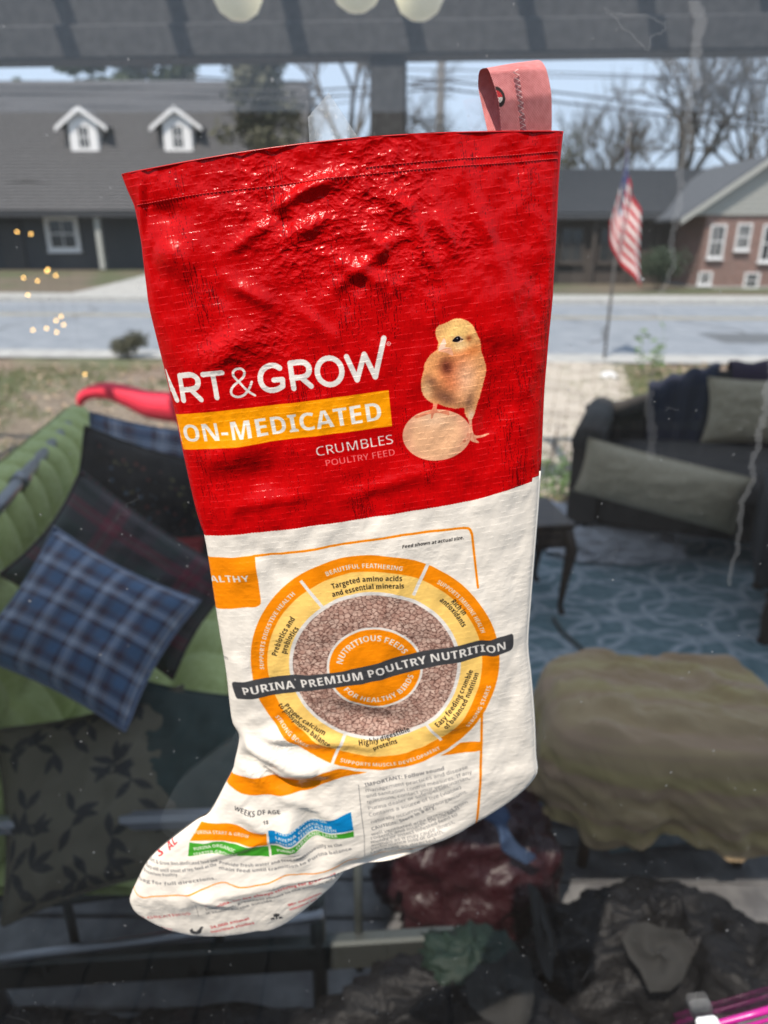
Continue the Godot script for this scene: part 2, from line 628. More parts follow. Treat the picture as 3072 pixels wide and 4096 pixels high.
func facing_window(parent: Node, c: Vector3, w: float, h: float, frame: float, bars := 1, m: Material = null):
	# a window looking towards +z: frame, sill, glazing bars and pane
	m = m if m else mats.white_trim
	var wn := Node3D.new()
	wn.name = "window"
	wn.position = c
	parent.add_child(wn, true)
	var st := begin()
	for s in [-1, 1]:
		bx(st, Vector3(s * (w / 2 + frame / 2), 0, 0.03), Vector3(frame, h + 2 * frame, 0.09))
		bx(st, Vector3(0, s * (h / 2 + frame / 2), 0.03), Vector3(w - 0.002, frame, 0.09))
	obj("frame", fin(st), m, wn)
	obj("sill", boxm(Vector3(0, -h / 2 - frame - 0.03, 0.06), Vector3(w + 2 * frame + 0.08, 0.058, 0.16)), m, wn)
	st = begin()
	bx(st, Vector3(0, 0, 0.025), Vector3(w - 0.004, 0.05, 0.05))
	for k in bars:
		bx(st, Vector3(w * ((k + 1.0) / (bars + 1) - 0.5), 0, 0.022), Vector3(0.035, h - 0.004, 0.04))
	obj("glazing_bar", fin(st), m, wn)
	obj("pane", boxm(Vector3(0, 0, 0), Vector3(w - 0.004, h - 0.004, 0.012)), mats.window_glass, wn)

func left_house():
	var h := thing("house", "dark sided house with grey shingle roof and two white dormers", "house", Vector3.ZERO)
	var xl := -34.0
	var xr := -3.4
	var ye := 2.99
	var ze := -33.0
	var yr := 8.67
	var zr := -37.5
	var st := begin()
	# body
	bx(st, Vector3((xl + xr) / 2, 1.6, -38.6), Vector3(xr - xl - 1.0, 2.9, 8.4))
	for k in 14:
		bx(st, Vector3((xl + xr) / 2, 0.45 + k * 0.19, -34.39), Vector3(xr - xl - 1.0, 0.17, 0.03))
	obj("wall", fin(st), mats.siding_dark, h)
	st = begin()
	slab(st, [Vector3(xl, ye - 0.06, ze), Vector3(xl, yr - 0.06, zr), Vector3(xr, yr - 0.06, zr), Vector3(xr, ye - 0.06, ze)], Vector3(0, 0.2, 0))
	slab(st, [Vector3(xr, 2.9, -43.0), Vector3(xr, yr - 0.06, zr), Vector3(xl, yr - 0.06, zr), Vector3(xl, 2.9, -43.0)], Vector3(0, 0.2, 0))
	var gp := PackedVector2Array([Vector2(-42.8, 2.7), Vector2(-37.5, 8.3), Vector2(-34.3, 3.1), Vector2(-34.3, 2.7)])
	prism(st, gp, 0.0, 0.12, Transform3D(Basis(Vector3(0, 0, 1), Vector3(0, 1, 0), Vector3(-1, 0, 0)), Vector3(xr - 0.5, 0, 0)))
	var roof := obj("roof", fin(st), mats.shingle_left, h)
	courses(roof, 40, xl, xr, ye, ze, yr, zr, mats.shingle_left)
	st = begin()
	bx(st, Vector3((xl + xr) / 2, ye - 0.15, ze + 0.03), Vector3(xr - xl, 0.2, 0.06))
	obj("fascia", fin(st), mats.dark_paint, h)
	for x in [-12.55, -7.6, -19.5, -26.5]:
		obj("post", boxm(Vector3(x, 1.75, ze - 0.35), Vector3(0.22, 2.3, 0.22)), mats.siding_pale if x > -13 else mats.dark_paint, h)
	facing_window(h, Vector3(-14.55, 2.07, -34.33), 1.15, 1.15, 0.17)
	facing_window(h, Vector3(-18.6, 2.07, -34.33), 1.15, 1.15, 0.17)
	obj("door", boxm(Vector3(-16.9, 1.55, -34.33), Vector3(1.0, 2.1, 0.08), Basis.IDENTITY, 0.01), mats.dark_paint, h)
	# dormers
	for x in [-13.25, -9.1]:
		var d := Node3D.new()
		d.name = "dormer"
		h.add_child(d, true)
		d.position = Vector3(x, 0, -35.0)
		st = begin()
		prism(st, PackedVector2Array([Vector2(-0.64, 5.36), Vector2(0.64, 5.36), Vector2(0.64, 6.7), Vector2(0, 7.15), Vector2(-0.64, 6.7)]), -1.9, 0.0)
		for s in [-1, 1]:
			bx(st, Vector3(s * 0.42, 6.05, 0.03), Vector3(0.38, 1.36, 0.05))
		bx(st, Vector3(0, 5.5, 0.03), Vector3(0.455, 0.26, 0.05))
		bx(st, Vector3(0, 6.6, 0.03), Vector3(0.455, 0.26, 0.05))
		obj("dormer_face", fin(st), mats.white_trim, d)
		st = begin()
		for s in [-1.0, 1.0]:
			var a := Vector3(0, 7.30, 0.22)
			var e := Vector3(s * 1.10, 6.50, 0.22)
			var back := Vector3(0, 0, -2.2)
			var q := [e, a, a + back, e + back]
			if s > 0:
				q.reverse()
			slab(st, q, Vector3(0, 0.06, 0))
		obj("dormer_roof", fin(st), mats.shingle_left, d)
		st = begin()
		for s in [-1.0, 1.0]:
			var a := Vector2(0, 7.25)
			var e := Vector2(s * 1.14, 6.42)
			prism(st, PackedVector2Array([a, e, e - Vector2(0, 0.17), a - Vector2(0, 0.2)]), 0.225, 0.28)
		obj("rake_board", fin(st), mats.white_trim, d)
		st = begin()
		bx(st, Vector3(0, 6.05, 0.01), Vector3(0.45, 0.83, 0.02))
		obj("pane", fin(st), mats.window_glass, d)
		st = begin()
		for k in 2:
			bx(st, Vector3((k - 0.5) * 0.15, 6.05, 0.035), Vector3(0.03, 0.83, 0.03))
		bx(st, Vector3(0, 6.05, 0.035), Vector3(0.44, 0.04, 0.032))
		obj("glazing_bar", fin(st), mats.white_trim, d)

func right_house():
	var h := thing("brick_house", "red brick house with pale front gable and dark roof", "house", Vector3.ZERO)
	var st := begin()
	var xl := 6.2
	bx(st, Vector3(18.0, 1.3, -37.0), Vector3(24.0, 3.2, 8.0))
	obj("wall", fin(st), mats.siding_brown, h)
	st = begin()
	slab(st, [Vector3(xl - 0.6, 2.8, -32.4), Vector3(xl - 0.6, 4.9, -37), Vector3(34, 4.9, -37), Vector3(34, 2.8, -32.4)], Vector3(0, 0.18, 0))
	slab(st, [Vector3(34, 2.8, -41.6), Vector3(34, 4.9, -37), Vector3(xl - 0.6, 4.9, -37), Vector3(xl - 0.6, 2.8, -41.6)], Vector3(0, 0.18, 0))
	var roof := obj("roof", fin(st), mats.shingle_right, h)
	courses(roof, 26, xl - 0.6, 34, 2.86, -32.4, 4.96, -37.0, mats.shingle_right)
	obj("gutter", boxm(Vector3(20, 2.68, -32.37), Vector3(28.3, 0.12, 0.1)), mats.dark_paint, h)
	# porch posts and openings of the recessed front
	for x in [7.4, 9.1, 10.6, 11.9]:
		obj("post", boxm(Vector3(x, 1.3, -32.7), Vector3(0.14, 2.75, 0.14)), mats.siding_brown, h)
	facing_window(h, Vector3(9.9, 1.6, -32.95), 0.9, 1.3, 0.09, 1, mats.siding_brown)
	facing_window(h, Vector3(8.2, 1.6, -32.95), 0.9, 1.3, 0.09, 1, mats.siding_brown)
	# brick front wing under its gable
	st = begin()
	bx(st, Vector3(14.75, 1.2, -32.4), Vector3(4.1, 3.2, 4.8))
	obj("brick_wall", fin(st), mats.brick_red, h)
	var gb := thing_part(h, "gable")
	st = begin()
	prism(st, PackedVector2Array([Vector2(11.95, 2.72), Vector2(17.5, 2.72), Vector2(14.72, 4.65)]), -30.4, -29.9)
	obj("gable_board", fin(st), mats.siding_pale, gb)
	st = begin()
	for s in [-1.0, 1.0]:
		var a := Vector3(14.72, 4.86, -29.6)
		var e := Vector3(14.72 + s * 3.2, 2.62, -29.6)
		var back := Vector3(0, 0, -6.0)
		var q := [e, a, a + back, e + back]
		if s > 0:
			q.reverse()
		slab(st, q, Vector3(0, 0.12, 0))
	obj("gable_roof", fin(st), mats.shingle_right, gb)
	st = begin()
	for s in [-1.0, 1.0]:
		var a := Vector2(14.72, 4.8)
		var e := Vector2(14.72 + s * 3.2, 2.56)
		prism(st, PackedVector2Array([a, e, e - Vector2(0, 0.2), a - Vector2(0, 0.22)]), -29.6, -29.54)
	obj("rake_board", fin(st), mats.siding_pale, gb)
	st = begin()
	for k in 9:
		bx(st, Vector3(14.72, 2.9 + k * 0.17, -29.885), Vector3(maxf(0.2, 5.0 - k * 0.52), 0.022, 0.02))
	obj("board_edge", fin(st), mats.siding_pale, gb)
	facing_window(h, Vector3(13.20, 1.75, -29.97), 0.46, 1.12, 0.07)
	facing_window(h, Vector3(14.22, 1.92, -29.97), 0.42, 0.85, 0.07)
	facing_window(h, Vector3(15.35, 1.68, -29.97), 0.62, 1.25, 0.075)
	facing_window(h, Vector3(12.95, 0.36, -29.97), 0.40, 0.36, 0.07, 0)
	facing_window(h, Vector3(14.85, 0.28, -29.97), 0.46, 0.46, 0.07, 0)
	obj("foundation", boxm(Vector3(14.75, -0.1, -32.38), Vector3(4.2, 0.3, 4.9)), mats.concrete, h)

func thing_part(parent: Node, called: String) -> Node3D:
	var o := Node3D.new()
	o.name = called
	parent.add_child(o, true)
	return o

# ------------------------------------------------------------------ street
func street_things():
	# flag on a pole at the near side of the road
	var f := thing("flag_pole", "slim grey pole at the road edge carrying a flag", "pole", Vector3(3.520, 0.000, -11.396))
	obj("pole", tubem([Vector3(0, -0.1, 0), Vector3(0, 1.6, 0), Vector3(0, 3.25, 0)], [0.022, 0.02, 0.016], 10), mats.pole_wood, f)
	obj("finial", lathe([Vector2(0.0, 3.25), Vector2(0.03, 3.265), Vector2(0.035, 3.29), Vector2(0.02, 3.32), Vector2(0.0, 3.33)], 12), mats.steel, f)
	var fm := mat("flag_cloth", Color.WHITE, 0.8)
	fm.albedo_texture = flag_print()
	fm.backlight_enabled = true; fm.backlight = Color(0.5, 0.5, 0.5)
	# the flag hangs from its hoist, its fly fallen together into folds
	var base: Vector3 = f.position
	var cloth := grid(40, 46, func(u: float, v: float):
		# u along the fly (0 at the pole), v down the hoist
		var fall := u * 1.02
		var y := 3.10 - v * 1.08 - fall * 0.98 - 0.06 * sin(u * 5.0)
		var w := 0.16 + 0.56 * smoothstep(0.0, 1.0, u * 0.55 + v * 0.45)
		var x := (u - 0.52 + 0.10 * v) * w + 0.028 + 0.03 * sin(v * 4.0 + u * 3.0) - 0.07 * v * u
		var z := 0.05 * sin(u * 15.0 + v * 1.5) * (0.3 + u) + 0.02 * sin(v * 9.0 + u * 5.0)
		return Vector3(x * 1.05 + 0.02, y, z + 0.03))
	var fo := obj("flag", cloth, fm)
	fo.position = base
	tag(fo, "limp red white and blue striped flag with stars hanging from the pole", "flag")
	# utility pole, wires
	var up := thing("utility_pole", "wooden utility pole standing across the road behind the porch post", "pole", Vector3(1.667, 0.100, -23.735))
	obj("pole", tubem([Vector3(0, -0.3, 0), Vector3(0, 4.0, 0), Vector3(0, 9.5, 0)], [0.15, 0.135, 0.11], 12), mats.pole_wood, up)
	obj("crossarm", boxm(Vector3(0, 8.7, 0.14), Vector3(2.2, 0.11, 0.1), Basis.IDENTITY, 0.01), mats.pole_wood, up)
	for k in 4:
		obj("insulator", lathe([Vector2(0.0, 8.75), Vector2(0.04, 8.76), Vector2(0.055, 8.8), Vector2(0.035, 8.84), Vector2(0.045, 8.87), Vector2(0.0, 8.9)], 10), mats.window_glass, up).position = Vector3((k - 1.5) * 0.65, 0, 0.14)
	var wires := [
		[Vector3(-15.587, 5.663, -24.000), Vector3(-2.623, 5.494, -24.000), Vector3(2.329, 6.261, -24.000), Vector3(14.658, 6.119, -24.000), 0.3],
		[Vector3(0.661, 6.073, -23.000), Vector3(5.546, 5.650, -23.000), Vector3(10.589, 4.846, -22.000), Vector3(15.704, 3.963, -21.000), 0.0],
		[Vector3(0.663, 5.891, -23.000), Vector3(5.570, 5.408, -23.000), Vector3(10.629, 4.642, -22.000), Vector3(15.737, 3.852, -21.000), 0.0],
		[Vector3(0.659, 6.277, -23.000), Vector3(5.493, 6.186, -23.000), Vector3(10.407, 5.777, -22.000), Vector3(15.285, 5.364, -21.000), 0.0],
		[Vector3(-16.824, 6.224, -26.000), Vector3(-9.386, 6.159, -26.000), Vector3(-3.128, 6.068, -26.000), Vector3(2.237, 6.354, -26.000), 0.0],
		[Vector3(-16.779, 6.393, -26.000), Vector3(-9.357, 6.354, -26.000), Vector3(-3.118, 6.276, -26.000), Vector3(2.231, 6.534, -26.000), 0.0],
	]
	var which := ["lowest wire over the dormers from the left house past the pole", "second of the wires sloping down past the flag", "lowest of the wires sloping down past the flag", "topmost wire beside the flag and bare trees", "lower of two dark cables across the shingle roof", "upper of two dark cables across the shingle roof"]
	for i in wires.size():
		var w: Array = wires[i]
		var c := Curve3D.new()
		for k in 4:
			var t: Vector3 = (w[mini(k + 1, 3)] - w[maxi(k - 1, 0)]) * 0.16
			c.add_point(w[k], -t, t)
		var pts := []
		for p in c.tessellate_even_length(5, 1.0):
			pts.append(p)
		tag(obj("overhead_wire", tubem(pts, [0.028 if i in [1, 2, 4, 5] else 0.016], 5), mats.wire), which[i], "wire", "overhead wires along the street")
	# inflatable on the lawn
	var horn := []
	var rad := []
	var path := [Vector3(-2.758, 0.347, -6.300), Vector3(-2.730, 0.423, -6.300), Vector3(-2.641, 0.482, -6.300), Vector3(-2.473, 0.495, -6.300), Vector3(-2.293, 0.440, -6.300), Vector3(-2.113, 0.373, -6.300), Vector3(-1.886, 0.347, -6.300), Vector3(-1.595, 0.313, -6.300), Vector3(-1.222, 0.240, -6.300), Vector3(-0.804, 0.132, -6.300)]
	var rr := [0.012, 0.045, 0.06, 0.078, 0.098, 0.125, 0.14, 0.16, 0.20, 0.24]
	var cv := Curve3D.new()
	for k in path.size():
		var t: Vector3 = (path[mini(k + 1, 9)] - path[maxi(k - 1, 0)]) * 0.17
		cv.add_point(path[k], -t, t)
	for k in 49:
		var s := k / 48.0 * 9.0
		var i := mini(int(s), 8)
		horn.append(cv.sample(i, s - i))
		rad.append(lerpf(rr[i], rr[i + 1], s - i))
	var hb := thing("inflatable_tentacle", "bright red inflatable with a curled pointed tip lying on the lawn", "inflatable", Vector3(horn[48].x, 0.0, horn[48].z))
	for k in horn.size():
		horn[k] -= hb.position
	var last: Vector3 = horn[48]
	for k in 6:
		horn.append(last + Vector3(0.10 * (k + 1), -0.07 * (k + 1), 0.0))
		rad.append(0.24 + 0.01 * k)
	obj("inflated_body", tubem(horn, rad, 20), mats.red_vinyl, hb)
	var sm := begin(true)
	var seam := []
	for k in range(2, horn.size()):
		seam.append(horn[k] + Vector3(0, 0, rad[k] + 0.001))
	tube(sm, seam, [0.004], 5)
	obj("seam", fin(sm), mats.red_vinyl, hb)
	# planting
	leaf_bush("shrub", "round dark green clipped shrub beside the brick house", Vector3(10.65, 0.0, -28.6), Vector3(1.0, 0.95, 0.9), 2600, 0.11, mats.bush_leaf)
	leaf_bush("shrub", "low grey green tuft at the near road edge left of the stocking", Vector3(-4.094, 0.000, -11.540), Vector3(0.33, 0.25, 0.3), 1500, 0.05, mats.evergreen_leaf)
	leaf_bush("shrub", "small tree-green bush showing behind the dark right roof", Vector3(9.8, 3.0, -44.0), Vector3(1.5, 2.9, 1.2), 900, 0.2, mats.evergreen_leaf)
	weeds("weed", "tall green weed standing by the path near the sofa back", Vector3(3.697, 0.000, -9.857), 9, 0.62, 0.12)
	weeds("weed", "bright green weeds growing at the porch edge right of the stocking", Vector3(1.281, 0.020, -4.797), 60, 0.30, 0.3)
	weeds("weed", "dead brown stems standing behind the green weeds at the porch edge", Vector3(1.351, 0.020, -5.280), 16, 0.5, 0.22, true)
	# scrap of white paper on the yard
	var st := begin()
	var pm := grid(10, 10, func(u: float, v: float):
		var n := sin(u * 17.0 + v * 5.0) * 0.02 + sin(v * 23.0 - u * 9.0) * 0.018
		return Vector3((u - 0.5) * 0.22, 0.05 + n + 0.04 * sin(u * PI) * sin(v * PI), (0.5 - v) * 0.16), false, false)
	var ps := obj("paper_scrap", pm, mats.white_trim)
	ps.position = Vector3(3.039, 0.000, -9.575)
	tag(ps, "crumpled white paper scrap on the bare ground beside the path", "litter")

func flag_print() -> Texture2D:
	var im := Image.create(380, 200, false, Image.FORMAT_RGB8)
	for y in 200:
		var r := int(y / 200.0 * 13.0)
		for x in 380:
			im.set_pixel(x, y, lin(0.50, 0.02, 0.035) if r % 2 == 0 else lin(0.76, 0.76, 0.74))
	im.fill_rect(Rect2i(0, 0, 152, 108), lin(0.03, 0.05, 0.20))
	for j in 9:
		for i in (6 if j % 2 == 0 else 5):
			var c := Vector2((i * 2 + 1 + (j % 2)) * 152.0 / 12.0, (j + 1) * 10.8)
			for y in range(-5, 6):
				for x in range(-5, 6):
					var a := atan2(x, -y)
					var rad := 4.6 * (0.55 + 0.45 * cos(5.0 * a))
					if Vector2(x, y).length() < maxf(rad, 1.6):
						im.set_pixel(int(c.x) + x, int(c.y) + y, lin(0.76, 0.76, 0.74))
	return ImageTexture.create_from_image(im)

func clump(st: SurfaceTool, c: Vector3, r: Vector3, n: int, s: float):
	for k in n:
		var d := Vector3(rng.randfn(), rng.randfn(), rng.randfn()).normalized()
		var q := c + d * r * pow(rng.randf(), 0.4)
		var a := Vector3(rng.randfn(), rng.randfn(), rng.randfn()).normalized()
		var b := a.cross(d + Vector3(0.01, 0.3, 0.02)).normalized()
		var l := s * rng.randf_range(0.6, 1.3)
		tri(st, q - a * l * 0.5, q + b * l * 0.3, q + a * l * 0.5)
		tri(st, q - a * l * 0.5, q + a * l * 0.5, q - b * l * 0.3 + d * l * 0.1)

func leaf_bush(called: String, label: String, at: Vector3, r: Vector3, n: int, s: float, m: Material):
	var o := thing(called, label, "shrub", at)
	var st := begin()
	for k in 9:
		var c := Vector3(rng.randf_range(-0.5, 0.5) * r.x, r.y * rng.randf_range(0.55, 1.25), rng.randf_range(-0.5, 0.5) * r.z)
		clump(st, c, r * rng.randf_range(0.45, 0.7), n / 9, s)
	obj("foliage", fin(st), m, o)
	var sm := begin(true)
	for k in 5:
		tube(sm, [Vector3(rng.randf_range(-0.1, 0.1) * r.x, -0.03, 0), Vector3(rng.randf_range(-0.4, 0.4) * r.x, r.y * 0.6, rng.randf_range(-0.3, 0.3) * r.z), Vector3(rng.randf_range(-0.6, 0.6) * r.x, r.y * 1.1, 0)], [0.02 * r.y, 0.015 * r.y, 0.006 * r.y], 5)
	obj("stem", fin(sm), mats.bark, o)

func weeds(called: String, label: String, at: Vector3, n: int, h: float, spread: float, dead := false):
	var o := thing(called, label, "weed", at)
	var st := begin()
	var sm := begin(true)
	for k in n:
		var b := Vector3(rng.randf_range(-1, 1) * spread, -0.03, rng.randf_range(-1, 1) * spread)
		var t := b + Vector3(rng.randf_range(-0.3, 0.3) * h, h * rng.randf_range(0.55, 1.1), rng.randf_range(-0.3, 0.3) * h)
		var mid := (b + t) * 0.5 + Vector3(rng.randf_range(-0.06, 0.06), 0.03, 0) * h
		tube(sm, [b, mid, t], [0.004, 0.003, 0.0015], 4)
		for j in 7:
			var q := b.lerp(t, rng.randf_range(0.25, 1.0))
			var a := Vector3(rng.randfn(), rng.randfn() * 0.5 + 0.2, rng.randfn()).normalized() * h * rng.randf_range(0.10, 0.22)
			var w := a.cross(Vector3(rng.randfn(), 1.0, rng.randfn())).normalized() * a.length() * 0.22
			tri(st, q, q + a * 0.5 + w, q + a)
			tri(st, q, q + a, q + a * 0.5 - w)
	obj("stem", fin(sm), mats.dry_leaf if dead else mats.weed_leaf, o)
	if not dead:
		obj("foliage", fin(st), mats.weed_leaf, o)

# ------------------------------------------------------------------ trees
func branch(st: SurfaceTool, tw: SurfaceTool, a: Vector3, d: Vector3, len_: float, r: float, depth: int, bend := 0.12):
	var pts := [a]
	var rad := [r]
	var p := a
	var dd := d
	var n := 4
	for k in n:
		dd = (dd + Vector3(rng.randfn(), rng.randfn() * 0.6 + 0.25, rng.randfn()) * bend).normalized()
		p += dd * len_ / n
		pts.append(p)
		rad.append(r * (1.0 - 0.5 * (k + 1) / n))
	tube(st if depth > 1 else tw, pts, rad, 6 if depth > 1 else 3, false)
	if depth <= 0:
		return
	var kids := 3 if depth > 2 else 5
	for k in kids:
		var t := rng.randf_range(0.35, 1.0) if k > 0 else 1.0
		var i := mini(int(t * n), n - 1)
		var q: Vector3 = pts[i].lerp(pts[i + 1], t * n - i)
		var side := dd.cross(Vector3(rng.randfn(), rng.randfn(), rng.randfn())).normalized()
		var nd := (dd + side * rng.randf_range(0.45, 0.95) + Vector3(0, 0.15, 0)).normalized()
		branch(st, tw, q, nd, len_ * rng.randf_range(0.55, 0.78), maxf(r * 0.55, 0.018), depth - 1, bend)

func bare_tree(label: String, at: Vector3, h: float, r: float, depth := 4, lean := Vector3.ZERO):
	var o := thing("bare_tree", label, "tree", at, "bare winter trees along the street")
	var tr := begin(true)
	var st := begin(true)
	var tw := begin(true)
	var fork := Vector3(0, h * 0.34, 0) + lean * 0.34 * h
	tube(tr, [Vector3(0, -0.3, 0), fork * 0.5 + Vector3(0.04, 0, 0), fork], [r * 1.15, r, r * 0.85], 9)
	obj("trunk", fin(tr), mats.bark, o)
	for k in 4:
		var d := Vector3(cos(k * 1.6 + r * 30.0), 1.5 if k < 3 else 2.6, sin(k * 1.6 + r * 30.0)).normalized() + lean
		branch(st, tw, fork, d.normalized(), h * 0.30, r * 0.6, depth - 1)
	obj("limb", fin(st), mats.bark, o)
	obj("twigs", fin(tw), mats.bark, o)

func trees():
	var big := Vector3(16.3, 0.0, -35.5)
	bare_tree("big bare tree with a thick dark trunk behind the brick house gable", Vector3(16.9, 0, -44.0), 13.5, 0.34, 5)
	bare_tree("bare tree at the right edge with thin upright limbs above the brick house", Vector3(19.8, 0, -42.0), 12.0, 0.22, 5)
	bare_tree("slender bare tree directly behind the flag", Vector3(12.9, 0, -46.0), 10.5, 0.15, 4)
	bare_tree("thin bare tree between the flag and the big dark trunk", Vector3(14.2, 0, -47.0), 10.0, 0.13, 4)
	bare_tree("small bare tree left of the flag over the long dark roof", Vector3(10.6, 0, -47.0), 8.2, 0.11, 4)
	bare_tree("bare tree whose boughs hang right of the evergreen beside the porch post", Vector3(-2.2, 0, -37.0), 14.5, 0.26, 5, Vector3(0.12, 0, 0))
	# pine behind the left roof
	var o := thing("pine_tree", "green pine showing over the ridge of the left house", "tree", Vector3(-13.6, 0, -47.0))
	var tr := begin(true)
	tube(tr, [Vector3(0, -0.3, 0), Vector3(0, 6, 0), Vector3(0.2, 14.5, 0)], [0.4, 0.32, 0.08], 9)
	obj("trunk", fin(tr), mats.bark, o)
	var st := begin()
	for k in 74:
		var hgt := rng.randf_range(9.0, 14.6)
		var a := rng.randf() * TAU
		var rr := rng.randf_range(0.5, 7.4) * clampf(1.35 - (hgt - 9.0) / 9.0, 0.3, 1.0)
		clump(st, Vector3(cos(a) * rr, hgt, sin(a) * rr * 0.7), Vector3(1.0, 0.42, 0.9), 110, 0.42)
	var lm := begin(true)
	for k in 16:
		var a := k * 2.4
		var hgt := 8.5 + k * 0.36
		tube(lm, [Vector3(0, hgt, 0), Vector3(cos(a) * 3.0, hgt + 0.5, sin(a) * 2.0), Vector3(cos(a) * 6.2, hgt + 0.6, sin(a) * 4.2)], [0.11, 0.07, 0.03], 5)
	obj("limb", fin(lm), mats.bark, o)
	obj("crown", fin(st), mats.pine_leaf, o)
	# the broad tree at the end of the left house
	o = thing("evergreen_tree", "tall brownish green tree standing at the end of the left house", "tree", Vector3(-4.75, 0.4, -31.5))
	tr = begin(true)
	tube(tr, [Vector3(0, -0.3, 0), Vector3(0.1, 3, 0), Vector3(0, 9.5, 0)], [0.3, 0.24, 0.05], 9)
	obj("trunk", fin(tr), mats.bark, o)
	st = begin()
	for k in 90:
		var hgt := rng.randf_range(3.4, 8.9)
		var a := rng.randf() * TAU
		var rr := rng.randf_range(0.2, 1.75) * clampf(1.25 - (hgt - 3.4) / 7.0, 0.3, 1.0)
		clump(st, Vector3(cos(a) * rr, hgt, sin(a) * rr), Vector3(0.55, 0.5, 0.55), 80, 0.24)
	lm = begin(true)
	for k in 18:
		var a := k * 2.4
		var hgt := 3.0 + k * 0.3
		tube(lm, [Vector3(0, hgt, 0), Vector3(cos(a) * 1.2, hgt + 0.3, sin(a) * 1.2), Vector3(cos(a) * 2.2, hgt + 0.2, sin(a) * 2.2)], [0.06, 0.04, 0.015], 5)
	obj("limb", fin(lm), mats.bark, o)
	obj("crown", fin(st), mats.evergreen_leaf, o)
	# far woods
	var wd := begin(true)
	var wt := begin(true)
	for k in 34:
		var x := lerpf(-70, 90, (k + rng.randf()) / 34.0)
		branch(wd, wt, Vector3(x, 0, -75 - rng.randf() * 16), Vector3(0, 1, 0), 7.5, 0.2, 3, 0.08)
	for v in [wd]:
		pass
	wd.generate_normals()
	wt.generate_normals()
	var am := wd.commit()
	wt.commit(am)
	stuff(tag(obj("woods", am, mats.bark), "bare winter woods far behind the houses", "woods"))

# ------------------------------------------------------------------ the porch
const FLOOR := 0.25

